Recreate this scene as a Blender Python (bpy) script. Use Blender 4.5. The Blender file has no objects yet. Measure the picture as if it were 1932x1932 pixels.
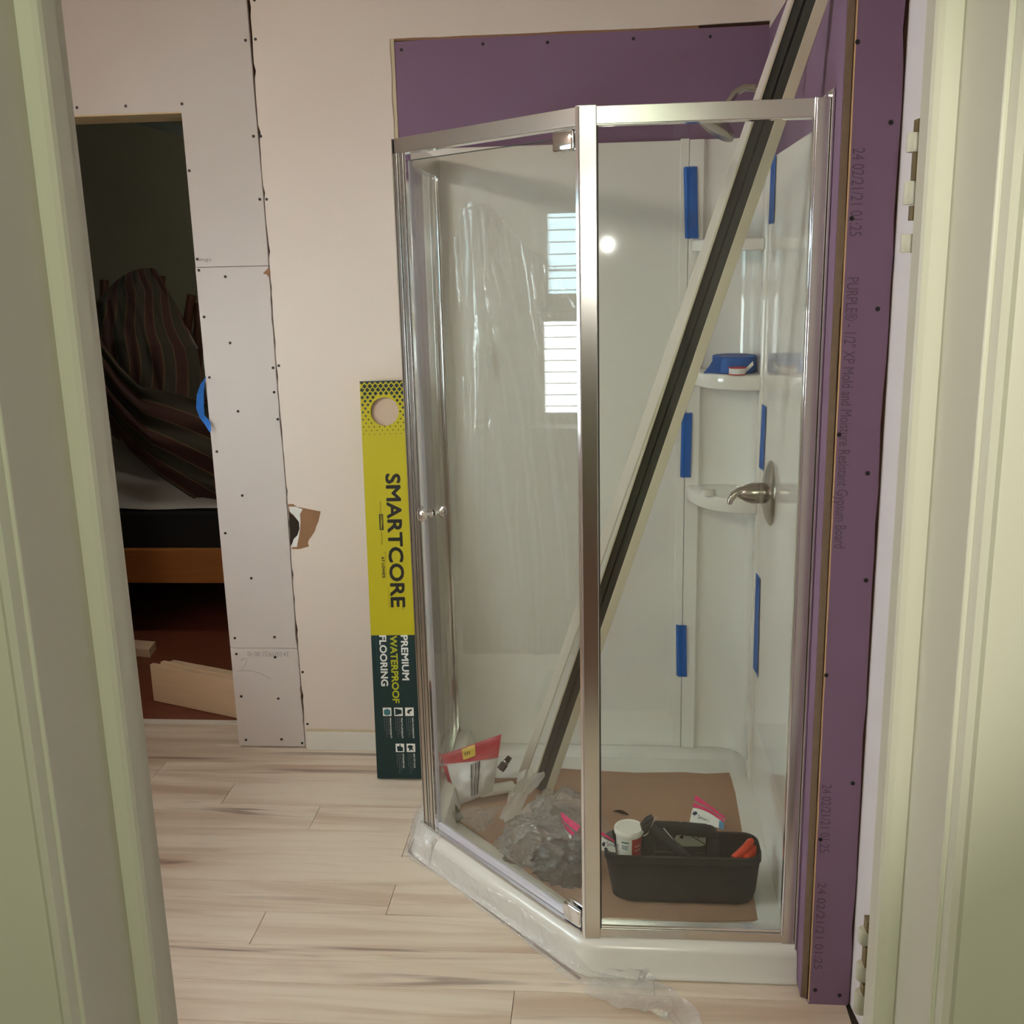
import bpy, bmesh, math, random
from mathutils import Vector as V, Matrix, noise
random.seed(7)
S = bpy.context.scene
COL = S.collection

# ------------------------------------------------------------------ camera, world, lights, exposure
F_PX, PITCH, YAW, ROLL, EYE = 2014.86, 0.239759, 0.090566, -0.024531, 1.55
_cy, _sy, _cp, _sp = math.cos(YAW), math.sin(YAW), math.cos(PITCH), math.sin(PITCH)
FWD = V((-_sy*_cp, _cy*_cp, -_sp)); _r0 = V((_cy, _sy, 0)); _u0 = _r0.cross(FWD)
CR = math.cos(ROLL)*_r0 + math.sin(ROLL)*_u0
CU = -math.sin(ROLL)*_r0 + math.cos(ROLL)*_u0
CAM = V((0, 0, EYE))
cd = bpy.data.cameras.new('camera'); cam = bpy.data.objects.new('camera', cd); COL.objects.link(cam)
cd.sensor_width = 36; cd.lens = F_PX/1932*36; cd.clip_start = 0.01; cd.clip_end = 200
cam.matrix_world = Matrix(((CR.x, CU.x, -FWD.x, 0), (CR.y, CU.y, -FWD.y, 0), (CR.z, CU.z, -FWD.z, EYE), (0, 0, 0, 1)))
S.camera = cam
# photo pixel -> point on a real plane (used to read positions off the photograph)
def _ray(px, py): return (px-966)/F_PX*CR + (966-py)/F_PX*CU + FWD
def atX(px, py, X): d = _ray(px, py); return CAM + d*(X/d.x)
def atY(px, py, Y): d = _ray(px, py); return CAM + d*(Y/d.y)
def atZ(px, py, Z=0): d = _ray(px, py); return CAM + d*((Z-EYE)/d.z)

W = bpy.data.worlds.new('sky'); S.world = W; W.use_nodes = True
W.node_tree.nodes['Background'].inputs[0].default_value = (0.62, 0.78, 1.0, 1)
W.node_tree.nodes['Background'].inputs[1].default_value = 5.0
S.view_settings.view_transform = 'Standard'; S.view_settings.look = 'None'
S.view_settings.exposure = 0.45; S.view_settings.gamma = 1.0; S.view_settings.use_curve_mapping = False

def lamp(name, kind, loc, power, color, aim=None, **kw):
    d = bpy.data.lights.new(name, kind); d.energy = power; d.color = color
    for k, v in kw.items(): setattr(d, k, v)
    o = bpy.data.objects.new(name, d); COL.objects.link(o); o.location = loc
    if aim is not None: o.rotation_euler = (V(aim)-V(loc)).to_track_quat('-Z', 'Y').to_euler()
    return o
lamp('sun', 'SUN', (0, 0, 8), 66, (.90, .95, 1), (-4.0, 1.0, 3.0), angle=.02)
lamp('vanity_lamp', 'AREA', (-1.80, 1.45, 2.10), 10, (1, .87, .76), (0.3, 2.2, .5), shape='RECTANGLE', size=.8, size_y=.1)
lamp('phone_torch', 'SPOT', (.012, -.012, 1.572), 8.5, (1, .94, .86), (0.05, 3, 1.0), shadow_soft_size=.005, spot_size=1.0, spot_blend=.5)
lamp('hall_lamp', 'AREA', (-.05, -.62, 2.425), 25, (.91, 1, .72), (0, .5, .6), shape='DISK', size=.8)
lamp('bedroom_fill', 'AREA', (-1.2, 4.2, 2.40), 6, (1, .95, .82), (-2.0, 5.2, .6), shape='DISK', size=.5)  # added fill light that lifts the dark bedroom, no fitting known there

# ------------------------------------------------------------------ materials
def lin(r, g, b): return tuple(((c/255)/12.92 if c <= 10 else (((c/255)+.055)/1.055)**2.4) for c in (r, g, b))
def mat(name, color, rough=.6, metal=0., spec=.5, var=.0, scale=8., bump=0., bscale=60., stretch=None, coat=0., aniso=0.):
    m = bpy.data.materials.new(name); m.use_nodes = True
    nt = m.node_tree; b = nt.nodes['Principled BSDF']
    b.inputs['Base Color'].default_value = (*color, 1); b.inputs['Roughness'].default_value = rough
    b.inputs['Metallic'].default_value = metal; b.inputs['Specular IOR Level'].default_value = spec
    b.inputs['Coat Weight'].default_value = coat
    tc = nt.nodes.new('ShaderNodeTexCoord'); mp = nt.nodes.new('ShaderNodeMapping')
    nt.links.new(tc.outputs['Object'], mp.inputs[0])
    if stretch: mp.inputs['Scale'].default_value = stretch
    n = nt.nodes.new('ShaderNodeTexNoise'); n.inputs['Scale'].default_value = scale; n.inputs['Detail'].default_value = 5
    nt.links.new(mp.outputs[0], n.inputs[0])
    mx = nt.nodes.new('ShaderNodeMix'); mx.data_type = 'RGBA'
    mx.inputs[6].default_value = (*[c*(1-var) for c in color], 1); mx.inputs[7].default_value = (*[min(1, c*(1+var)) for c in color], 1)
    nt.links.new(n.outputs['Fac'], mx.inputs[0]); nt.links.new(mx.outputs[2], b.inputs['Base Color'])
    if bump:
        n2 = nt.nodes.new('ShaderNodeTexNoise'); n2.inputs['Scale'].default_value = bscale; n2.inputs['Detail'].default_value = 3
        bp = nt.nodes.new('ShaderNodeBump'); bp.inputs['Strength'].default_value = bump; bp.inputs['Distance'].default_value = .004
        nt.links.new(mp.outputs[0], n2.inputs[0]); nt.links.new(n2.outputs['Fac'], bp.inputs['Height']); nt.links.new(bp.outputs[0], b.inputs['Normal'])
    return m
def thin_glass(name, tint=(1, 1, 1), rough=0., ior=1.5, haze=0., hazecol=(.8, .8, .8), bump=0.):
    m = bpy.data.materials.new(name); m.use_nodes = True; nt = m.node_tree; nt.nodes.clear()
    out = nt.nodes.new('ShaderNodeOutputMaterial'); tr = nt.nodes.new('ShaderNodeBsdfTransparent'); gl = nt.nodes.new('ShaderNodeBsdfGlossy')
    tr.inputs[0].default_value = (*tint, 1); gl.inputs['Roughness'].default_value = rough
    geo = nt.nodes.new('ShaderNodeNewGeometry'); mr = nt.nodes.new('ShaderNodeMapRange')
    mr.inputs['To Min'].default_value = ior; mr.inputs['To Max'].default_value = 1/ior     # same mirror share seen from either side
    nt.links.new(geo.outputs['Backfacing'], mr.inputs[0])
    fr = nt.nodes.new('ShaderNodeFresnel'); nt.links.new(mr.outputs[0], fr.inputs['IOR'])
    mx = nt.nodes.new('ShaderNodeMixShader'); nt.links.new(fr.outputs[0], mx.inputs[0])
    last = tr
    if haze:
        df = nt.nodes.new('ShaderNodeBsdfDiffuse'); df.inputs[0].default_value = (*hazecol, 1)
        tl = nt.nodes.new('ShaderNodeBsdfTranslucent'); tl.inputs[0].default_value = (*hazecol, 1)
        m1 = nt.nodes.new('ShaderNodeMixShader'); m1.inputs[0].default_value = .25
        nt.links.new(df.outputs[0], m1.inputs[1]); nt.links.new(tl.outputs[0], m1.inputs[2])
        m2 = nt.nodes.new('ShaderNodeMixShader'); m2.inputs[0].default_value = haze
        nt.links.new(tr.outputs[0], m2.inputs[1]); nt.links.new(m1.outputs[0], m2.inputs[2]); last = m2
    if bump:
        tc = nt.nodes.new('ShaderNodeTexCoord'); n2 = nt.nodes.new('ShaderNodeTexNoise'); n2.inputs['Scale'].default_value = 45; n2.inputs['Detail'].default_value = 4
        bp = nt.nodes.new('ShaderNodeBump'); bp.inputs['Strength'].default_value = bump; bp.inputs['Distance'].default_value = .01
        nt.links.new(tc.outputs['Object'], n2.inputs[0]); nt.links.new(n2.outputs['Fac'], bp.inputs['Height'])
        nt.links.new(bp.outputs[0], gl.inputs['Normal'])
    nt.links.new(last.outputs[0], mx.inputs[1]); nt.links.new(gl.outputs[0], mx.inputs[2]); nt.links.new(mx.outputs[0], out.inputs[0])
    return m
def plank_mat(name, base, streak, dark):
    m = bpy.data.materials.new(name); m.use_nodes = True; nt = m.node_tree; b = nt.nodes['Principled BSDF']
    b.inputs['Roughness'].default_value = .5
    tc = nt.nodes.new('ShaderNodeTexCoord'); oi = nt.nodes.new('ShaderNodeObjectInfo'); ad = nt.nodes.new('ShaderNodeVectorMath'); ad.operation = 'MULTIPLY_ADD'
    cb = nt.nodes.new('ShaderNodeCombineXYZ')
    for i in range(3): nt.links.new(oi.outputs['Random'], cb.inputs[i])
    ad.inputs[1].default_value = (37, 23, 11)
    nt.links.new(cb.outputs[0], ad.inputs[0]); nt.links.new(tc.outputs['Object'], ad.inputs[2])
    def streaks(scale, stretch, lo, hi, det=6, dist=.6):
        mp = nt.nodes.new('ShaderNodeMapping'); mp.inputs['Scale'].default_value = stretch
        n = nt.nodes.new('ShaderNodeTexNoise'); n.inputs['Scale'].default_value = scale; n.inputs['Detail'].default_value = det; n.inputs['Distortion'].default_value = dist
        nt.links.new(ad.outputs[0], mp.inputs[0]); nt.links.new(mp.outputs[0], n.inputs[0])
        r = nt.nodes.new('ShaderNodeMapRange'); r.interpolation_type = 'SMOOTHSTEP'
        r.inputs['From Min'].default_value = lo; r.inputs['From Max'].default_value = hi
        nt.links.new(n.outputs['Fac'], r.inputs[0]); return r.outputs[0]
    def mix(f, a, c, amt=1.):
        mx = nt.nodes.new('ShaderNodeMix'); mx.data_type = 'RGBA'
        if amt != 1.:
            mu = nt.nodes.new('ShaderNodeMath'); mu.operation = 'MULTIPLY'; mu.inputs[1].default_value = amt; nt.links.new(f, mu.inputs[0]); f = mu.outputs[0]
        nt.links.new(f, mx.inputs[0])
        if isinstance(a, tuple): mx.inputs[6].default_value = (*a, 1)
        else: nt.links.new(a, mx.inputs[6])
        mx.inputs[7].default_value = (*c, 1); return mx.outputs[2]
    c = mix(streaks(2.2, (.5, 5, 1), .40, .72), base, streak, .95)
    c = mix(streaks(5, (.6, 12, 1), .5, .8), c, streak, .5)
    c = mix(streaks(1.6, (.55, 9, 1), .60, .72, 4, 1.2), c, dark, .75)
    nt.links.new(c, b.inputs['Base Color']); return m

M = dict(
 paint=mat('old_white_paint', lin(224, 212, 202), .55, var=.02, scale=3, bump=.04, bscale=90),
 drywall=mat('drywall_paper', lin(206, 198, 194), .8, var=.025, scale=5, bump=.05, bscale=200),
 gypsum=mat('gypsum_edge', lin(205, 192, 165), .9, var=.12, scale=40, bump=.3, bscale=150),
 purple=mat('purple_paper', lin(131, 104, 131), .75, var=.04, scale=6, bump=.05, bscale=200),
 kraft=mat('kraft_paper', lin(150, 112, 82), .85, var=.12, scale=25, bump=.15),
 core=mat('board_core', lin(128, 112, 94), .9, var=.15, scale=60, bump=.3, bscale=120),
 cavity=mat('stud_wood', lin(70, 45, 30), .9, var=.25, scale=10),
 frame=mat('door_frame_paint', lin(200, 196, 182), .42, var=.02, scale=2.5, bump=.06, bscale=14, stretch=(1, 1, .25)),
 trimwhite=mat('white_trim_paint', lin(225, 222, 214), .5, var=.06, scale=14, bump=.15),
 subfloor=mat('subfloor', lin(70, 60, 50), .9, var=.2),
 plank=plank_mat('maple_vinyl', lin(224, 211, 193), lin(190, 164, 142), lin(104, 74, 64)),
 bedfloor=mat('old_red_floor', lin(120, 66, 46), .45, var=.25, scale=6, stretch=(1, 8, 1)),
 bedwall=mat('olive_wall', lin(150, 148, 128), .8, var=.06),
 hallwall=mat('hall_wall', lin(170, 165, 140), .8, var=.05),
 ceil=mat('ceiling_white', lin(225, 220, 212), .9, var=.02),
 acrylic=mat('white_acrylic', lin(232, 229, 222), .055, var=.01, spec=.5, bump=.02, bscale=3),
 panwhite=mat('white_pan', lin(220, 218, 212), .22, var=.02),
 chrome=mat('satin_aluminium', (.68, .665, .64), .22, 1.0, var=.03, scale=3, stretch=(1, 1, .1)),
 bright=mat('bright_aluminium', (.86, .86, .86), .12, 1.0),
 polished=mat('polished_chrome', (.85, .86, .87), .06, 1.0),
 nickel=mat('brushed_nickel', (.42, .385, .34), .24, 1.0, var=.08, scale=30, stretch=(1, 1, 8)),
 brass=mat('old_brass', (.26, .20, .10), .4, 1.0, var=.3, scale=60),
 dark=mat('dark_recess', lin(42, 30, 20), .85, var=.3, scale=40),
 screw=mat('black_screw', lin(16, 14, 14), .5),
 glass=thin_glass('clear_glass', (.975, .99, .98)),
 glassedge=mat('glass_edge', lin(70, 86, 80), .2),
 sweep=mat('door_sweep', lin(205, 203, 215), .25, var=.05),
 scrapfilm=thin_glass('scrap_film', (.97, .97, .97), .10, 1.8, .45, (1, 1, .98), .7),
 film=thin_glass('clear_film', (.98, .98, .98), .07, 2.0, .27, (1, 1, 1), .7),
 filmthin=thin_glass('thin_film', (.99, .99, .99), .14, 1.9, .018, (1, 1, 1), .3),
 bagfilm=thin_glass('bag_film', (.88, .87, .85), .11, 2.0, .16, (.88, .86, .85), .9),
 zipfilm=thin_glass('zip_film', (.97, .96, .97), .1, 1.4, .16, (.86, .84, .86), .3),
 tape=mat('blue_tape', lin(26, 92, 176), .6, var=.08, scale=40, bump=.1),
 tapehang=mat('blue_tape_loose', lin(40, 120, 215), .5, var=.05),
 red=mat('red_plastic', lin(190, 30, 36), .35),
 white=mat('white_plastic', lin(226, 224, 216), .4, var=.02),
 whiteprint=mat('white_print', lin(226, 226, 222), .6),
 black=mat('black_rubber', lin(30, 30, 30), .55, var=.2, scale=12, bump=.1),
 caddy=mat('caddy_plastic', lin(23, 23, 22), .62, var=.3, scale=9, bump=.06, bscale=40),
 gasket=mat('dark_gasket', lin(58, 58, 50), .45, var=.15, scale=20, stretch=(1, 1, .1)),
 vinyl=mat('cream_vinyl', lin(205, 196, 172), .45, var=.05),
 vinylw=mat('white_vinyl', lin(236, 230, 222), .45, var=.04),
 card=mat('cardboard', lin(166, 132, 108), .85, var=.08, scale=5, bump=.1),
 boxyel=mat('chartreuse_print', lin(188, 176, 12), .5, var=.04, scale=6),
 boxgrn=mat('dark_green_print', lin(8, 44, 46), .45, var=.1, scale=8),
 ink=mat('black_ink', lin(20, 20, 18), .6),
 chart=mat('chartreuse_ink', lin(176, 178, 22), .6),
 faint=mat('faint_ink', lin(150, 147, 148), .8),
 faintp=mat('faint_purple_ink', lin(98, 78, 98), .8),
 teal=mat('teal_ink', lin(60, 120, 125), .6),
 pink=mat('pink_strip', lin(226, 34, 110), .45),
 bluep=mat('blue_print', lin(70, 130, 175), .5),
 navy=mat('navy_print', lin(40, 46, 84), .5),
 orange=mat('orange_grip', lin(214, 62, 24), .45, var=.1, scale=30),
 greycard=mat('grey_card', lin(170, 168, 150), .6, var=.06),
 label=mat('yellow_label', lin(206, 172, 60), .5),
 redbag=mat('red_bag', lin(170, 44, 52), .4, var=.08, scale=20, bump=.2),
 bagwhite=mat('bag_contents', lin(196, 190, 186), .35, var=.12, scale=18, bump=.4, bscale=30),
 olive=mat('olive_strip', lin(70, 74, 52), .6, var=.15),
 pine=mat('pine_wood', lin(226, 198, 164), .65, var=.09, scale=5, stretch=(1.2, 1.2, 9), bump=.08),
 redwood=mat('stained_wood', lin(176, 112, 58), .45, var=.25, scale=7, stretch=(.8, 6, 9)),
 chairwood=mat('dark_chair_wood', lin(72, 42, 28), .4, var=.2, scale=8),
 bedblack=mat('black_box_spring', lin(22, 21, 21), .9, var=.2),
 sheet=mat('grey_sheet', lin(180, 176, 170), .9, var=.04, scale=30),
 siding=mat('white_siding', lin(226, 228, 228), .6, var=.02, scale=3),
 grass=mat('outside_ground', lin(110, 116, 80), .9, var=.2),
 wire=mat('black_cable', lin(30, 30, 30), .5),
)
def quilt_mat():
    m = bpy.data.materials.new('striped_quilt'); m.use_nodes = True; nt = m.node_tree; b = nt.nodes['Principled BSDF']; b.inputs['Roughness'].default_value = .95
    uv = nt.nodes.new('ShaderNodeUVMap'); mp = nt.nodes.new('ShaderNodeMapping'); mp.inputs['Scale'].default_value = (4.2, 1.6, 1)
    w = nt.nodes.new('ShaderNodeTexWave'); w.wave_type = 'BANDS'; w.bands_direction = 'X'; w.inputs['Scale'].default_value = .32; w.inputs['Distortion'].default_value = 1.4; w.inputs['Detail'].default_value = 1; w.inputs['Detail Scale'].default_value = .6
    nt.links.new(uv.outputs[0], mp.inputs[0]); nt.links.new(mp.outputs[0], w.inputs[0])
    r = nt.nodes.new('ShaderNodeValToRGB'); r.color_ramp.interpolation = 'EASE'
    e = r.color_ramp.elements; e[0].position = 0; e[0].color = (*lin(62, 37, 30), 1); e[1].position = 1; e[1].color = (*lin(55, 51, 39), 1)
    for p, c in ((.40, lin(66, 39, 31)), (.47, lin(112, 90, 66)), (.55, lin(60, 55, 41)), (.8, lin(54, 50, 38))):
        x = e.new(p); x.color = (*c, 1)
    nt.links.new(w.outputs['Color'], r.inputs[0]); nt.links.new(r.outputs[0], b.inputs['Base Color']); return m
M['quilt'] = quilt_mat()

# ------------------------------------------------------------------ builders
class MB:
    def __init__(s): s.v = []; s.f = []; s.uv = {}
    def add(s, vs, fs):
        o = len(s.v); s.v += [V(p) for p in vs]; s.f += [tuple(i+o for i in f) for f in fs]; return s
    def obox(s, o, a, b, c):
        o, a, b, c = V(o), V(a), V(b), V(c)
        if a.cross(b).dot(c) < 0: a, b = b, a
        p = [o, o+a, o+a+b, o+b]; p += [q+c for q in p]
        return s.add(p, [(3, 2, 1, 0), (4, 5, 6, 7), (0, 1, 5, 4), (1, 2, 6, 5), (2, 3, 7, 6), (3, 0, 4, 7)])
    def box(s, x0, x1, y0, y1, z0, z1): return s.obox((x0, y0, z0), (x1-x0, 0, 0), (0, y1-y0, 0), (0, 0, z1-z0))
    def prism(s, poly, d):                      # 3-D polygon pushed along d
        poly = [V(p) for p in poly]; d = V(d); n = len(poly)
        nn = sum((poly[i].cross(poly[(i+1) % n]) for i in range(n)), V())
        if nn.dot(d) > 0: poly = poly[::-1]
        return s.add(poly+[p+d for p in poly], [tuple(range(n)), tuple(range(2*n-1, n-1, -1))] + [(i, n+i, n+(i+1) % n, (i+1) % n)[::1] for i in range(n)])
    def tube(s, path, r, n=8, caps=True):
        path = [V(p) for p in path]; rings = []
        rr = r if isinstance(r, (list, tuple)) else [r]*len(path)
        up = None
        for i, p in enumerate(path):
            t = (path[min(i+1, len(path)-1)]-path[max(i-1, 0)]).normalized()
            if up is None: up = t.orthogonal().normalized()
            up = (up-t*up.dot(t)).normalized(); w = t.cross(up)
            rings.append([p+rr[i]*(math.cos(2*math.pi*k/n)*up+math.sin(2*math.pi*k/n)*w) for k in range(n)])
        vs = [q for g in rings for q in g]; fs = []
        for i in range(len(path)-1):
            for k in range(n): fs.append((i*n+k, i*n+(k+1) % n, (i+1)*n+(k+1) % n, (i+1)*n+k))
        if caps: fs += [tuple(range(n-1, -1, -1)), tuple(range((len(path)-1)*n, len(path)*n))]
        return s.add(vs, fs)
    def lathe(s, o, axis, prof, n=24):          # prof: (distance along axis, radius)
        o = V(o); ax = V(axis).normalized(); a = ax.orthogonal().normalized(); b = ax.cross(a); vs = []; fs = []
        for h, r in prof: vs += [o+ax*h+r*(math.cos(2*math.pi*k/n)*a+math.sin(2*math.pi*k/n)*b) for k in range(n)]
        for i in range(len(prof)-1):
            for k in range(n): fs.append((i*n+k, i*n+(k+1) % n, (i+1)*n+(k+1) % n, (i+1)*n+k))
        fs += [tuple(range(n-1, -1, -1)), tuple(range((len(prof)-1)*n, len(prof)*n))]
        return s.add(vs, fs)
    def grid(s, fn, nu, nv, uvf=None):
        o = len(s.v)
        for j in range(nv+1):
            for i in range(nu+1):
                s.v.append(V(fn(i/nu, j/nv))); s.uv[len(s.v)-1] = uvf(i/nu, j/nv) if uvf else (i/nu, j/nv)
        for j in range(nv):
            for i in range(nu):
                a = o+j*(nu+1)+i; s.f.append((a, a+1, a+nu+2, a+nu+1))
        return s
    def build(s, name, m, parent=None, bevel=0, smooth=False, segs=2, fix=True):
        L = PIV[parent.name] if parent else None
        if L is None:
            xs = [p.x for p in s.v]; ys = [p.y for p in s.v]; zs = [p.z for p in s.v]
            L = V(((min(xs)+max(xs))/2, (min(ys)+max(ys))/2, min(zs)))
        me = bpy.data.meshes.new(name); me.from_pydata([p-L for p in s.v], [], s.f)
        if s.uv:
            ul = me.uv_layers.new(name='UVMap')
            for lp in me.loops: ul.data[lp.index].uv = s.uv.get(lp.vertex_index, (0, 0))
        bm = bmesh.new(); bm.from_mesh(me)
        if fix: bmesh.ops.recalc_face_normals(bm, faces=bm.faces)
        if bevel:
            eds = [e for e in bm.edges if len(e.link_faces) == 2 and e.calc_face_angle(0) > .5]
            bmesh.ops.bevel(bm, geom=eds, offset=bevel, segments=segs, profile=.5, affect='EDGES', clamp_overlap=True)
        bm.to_mesh(me); bm.free()
        if smooth:
            for p in me.polygons: p.use_smooth = True
            if smooth != 2:
                try: me.set_sharp_from_angle(angle=.7)
                except Exception: pass
        me.materials.append(m if not isinstance(m, str) else M[m])
        o = bpy.data.objects.new(name, me); COL.objects.link(o)
        if parent: o.parent = parent; PIV[o.name] = L
        else: o.location = L; PIV[o.name] = L
        return o
PIV = {}
def root(name, loc, label=None, cat=None, group=None, kind=None):
    o = bpy.data.objects.new(name, None); COL.objects.link(o); o.location = loc; o.empty_display_size = .05
    PIV[o.name] = V(loc); return tag(o, label, cat, group, kind)
def tag(o, label=None, cat=None, group=None, kind=None):
    if label: o['label'] = label
    if cat: o['category'] = cat
    if group: o['group'] = group
    if kind: o['kind'] = kind
    return o
def text(s, o, u, v, length, height, m, parent, name='printed_text', bold=.0, th=.0004, center=False):
    """flat lettering fitted to length x height; o = start of the baseline, u = reading direction, v = letter up"""
    c = bpy.data.curves.new('lettering', 'FONT'); c.body = s; c.size = 1; c.resolution_u = 3
    t = bpy.data.objects.new('lettering', c); COL.objects.link(t)
    dg = bpy.context.evaluated_depsgraph_get(); dg.update()
    me = bpy.data.meshes.new_from_object(t.evaluated_get(dg)); bpy.data.objects.remove(t)
    xs = [p.co.x for p in me.vertices]; ys = [p.co.y for p in me.vertices]
    x0, x1, y0, y1 = min(xs), max(xs), min(ys), max(ys)
    u = V(u).normalized(); v = V(v).normalized(); n = u.cross(v); o = V(o)
    b = MB(); vs = [o+u*((p.co.x-x0)/(x1-x0)*length)+v*((p.co.y-y0)/(y1-y0)*height)+n*th for p in me.vertices]
    fs = [tuple(p.vertices) for p in me.polygons]; b.add(vs, fs)
    if bold:                                     # heavier strokes: the same letters laid again, shifted a hair each way
        for k in range(6):
            t_ = k*math.pi/3; sh_ = (u*math.cos(t_)+v*math.sin(t_))*(height*bold)+n*(2e-5*(k+1)); b.add([p+sh_ for p in vs], fs)
    bpy.data.meshes.remove(me)
    return b.build(name, m, parent, fix=False)
def child_copy(src, p, parent, name=None):      # shares mesh data; p is a world point, src mesh is modelled round its own origin
    o = src.copy(); COL.objects.link(o); o.parent = parent; o.location = V(p)-PIV[parent.name]; return o
def lerp(a, b, t): return a+(b-a)*t
def vn(p, s=1.): return noise.noise(V(p)*s)
X, Y, Z = V((1, 0, 0)), V((0, 1, 0)), V((0, 0, 1))
WALL = 3.113                                    # face of the back wall
def xs(y): return .405+(y-1.985)*.0284          # face of the slightly skewed shower side wall

# ------------------------------------------------------------------ setting: floor of single planks
fl = root('floor', (0, 2, 0), kind='structure')
MB().box(-2.0, .62, .55, 3.28, -.05, -.007).build('subfloor', 'subfloor', fl)
rows = [1.856+.127*k for k in range(-10, 12)]
starts = {2.872: -1.395, 2.745: -1.125, 2.618: -.828, 2.491: -.541, 2.237: -.533, 2.110: -.829, 1.856: -.20, 2.364: -.16, 1.983: .10, 2.999: -.62, 1.729: -1.0, 3.126: -1.0}
for r in rows:
    if r < .7: continue
    k = min(starts, key=lambda q: abs(q-r)); x0 = (starts[k] if abs(k-r) < .01 else random.uniform(-1.9, -.8))
    y0, y1 = r, min(r+.127, 3.276)
    if y1-y0 < .01: continue
    x = x0
    while x > -1.95: x -= 1.22
    while x < .5:
        a, b = max(x, -1.95), min(x+1.22, .497); x += 1.22
        if y0 > 3.0: b = min(b, -1.196) if y0 > 3.11 else b
        if b-a < .02: continue
        MB().box(a+.0006, b-.0006, y0+.0005, y1-.0005, -.007, 0).build('floor_plank', 'plank', fl, bevel=.0007, segs=1)
for a, b_, w in ((V((-.522, 2.62, 0)), V((-.530, 2.515, 0)), .009), (V((-.530, 2.515, 0)), V((-.470, 2.448, 0)), .010), (V((-.335, 2.312, 0)), V((-.062, 2.026, 0)), .008)):
    d = (b_-a).normalized(); MB().obox(a-V((0, 0, .0005)), b_-a, V((d.y, -d.x, 0))*-w, Z*.001).build('floor_gap', mat('raw_cut_edge', lin(112, 70, 36), .9, var=.4, scale=60), fl)
# other rooms' floors and ceilings
MB().box(-3.4, -.1, 3.285, 6.3, -.05, -.001).build('floor_bedroom', 'bedfloor').__setitem__('kind', 'structure')
MB().box(-1.6, 1.7, -2.2, .55, -.05, -.002).build('floor_hall', 'bedfloor').__setitem__('kind', 'structure')
MB().box(-2.2, 1.8, -2.3, 3.2, 2.44, 2.62).build('ceiling', 'ceil').__setitem__('kind', 'structure')
MB().box(-3.6, 1.8, 3.2, 6.5, 2.44, 2.62).build('ceiling_bedroom', 'bedwall').__setitem__('kind', 'structure')
MB().box(-3.5, -.1, 6.2, 6.35, -.05, 2.5).build('wall_bedroom_back', 'bedwall').__setitem__('kind', 'structure')
MB().box(-3.5, -3.35, 3.1, 6.3, -.05, 2.5).build('wall_bedroom_left', 'bedwall').__setitem__('kind', 'structure')
MB().box(-.2, -.05, 3.27, 6.3, -.05, 2.5).build('wall_bedroom_right', 'bedwall').__setitem__('kind', 'structure')
MB().box(-3.5, -2.0, 3.1, 3.28, -.05, 2.5).build('wall_bedroom_front', 'bedwall').__setitem__('kind', 'structure')
MB().box(-1.75, 1.85, -2.35, -2.2, -.05, 2.5).build('wall_hall_back', 'hallwall').__setitem__('kind', 'structure')
MB().box(-1.75, -1.6, -2.3, .68, -.05, 2.5).build('wall_hall_left', 'hallwall').__setitem__('kind', 'structure')
MB().box(1.6, 1.8, -2.3, 3.4, -.05, 2.5).build('wall_hall_right', 'hallwall').__setitem__('kind', 'structure')
# crown strip in the bedroom corner
a, b = atY(250, 214, 5.45), atY(352, 240, 4.95)
MB().obox(a, b-a, (0, .012, 0), (0, 0, -.045)).build('trim_bedroom_crown', mat('grey_crown', lin(190, 200, 205), .6)).__setitem__('kind', 'structure')

# ------------------------------------------------------------------ setting: back wall with its boards, screws and scars
wb = root('wall_back', (0, WALL, 0), kind='structure')
OPX, OPZ = -1.1935, 1.955
m = MB(); m.box(OPX, 1.7, WALL+.0125, 3.283, -.05, 2.5); m.box(-2.1, OPX, WALL+.0125, 3.283, OPZ, 2.5); m.box(-2.1, -1.86, WALL+.0125, 3.283, -.05, OPZ)
m.build('wall_core', 'cavity', wb)
# reveals of the opening
MB().box(-1.86, OPX, WALL+.002, 3.285, OPZ-.004, OPZ).build('opening_header', mat('header_paper', lin(214, 190, 150), .8, var=.05), wb)
MB().box(OPX, OPX+.004, WALL+.002, 3.285, 0, OPZ).build('opening_reveal', 'drywall', wb)
MB().box(-1.86, OPX, 3.276, 3.30, -.004, .006).build('threshold_strip', 'trimwhite', wb)
def seam_x(z): return -.9745+.0012*math.sin(z*9)
SE1, SE2 = 1.525, .343
def sheet(z0, z1, left, name):
    zs = [z0+(z1-z0)*i/60 for i in range(61)]
    right = [V((seam_x(z)-.0016-max(0, vn((z, 3, 1), 9))*.005-max(0, vn((z, 9, 1), 37)-.15)*.009, WALL, z)) for z in zs]
    return MB().prism([V((left, WALL, z0))]+right+[V((left, WALL, z1))], (0, .0122, 0)).build(name, 'drywall', wb)
sheet(.004, SE2-.0008, OPX-.001, 'drywall_sheet'); sheet(SE2+.0008, SE1-.001, OPX-.001, 'drywall_sheet')
zs = [SE1+.0006+(2.44-SE1)*i/16 for i in range(17)]
poly = [V((OPX, WALL, SE1+.0006))]+[V((seam_x(z)-.0018-(.006*max(0, (z-1.85)/.4)), WALL, z)) for z in zs]+[V((-1.95, WALL, 2.44)), V((-1.95, WALL, OPZ)), V((OPX, WALL, OPZ))]
MB().prism(poly, (0, .0122, 0)).build('drywall_sheet', 'drywall', wb)
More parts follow.
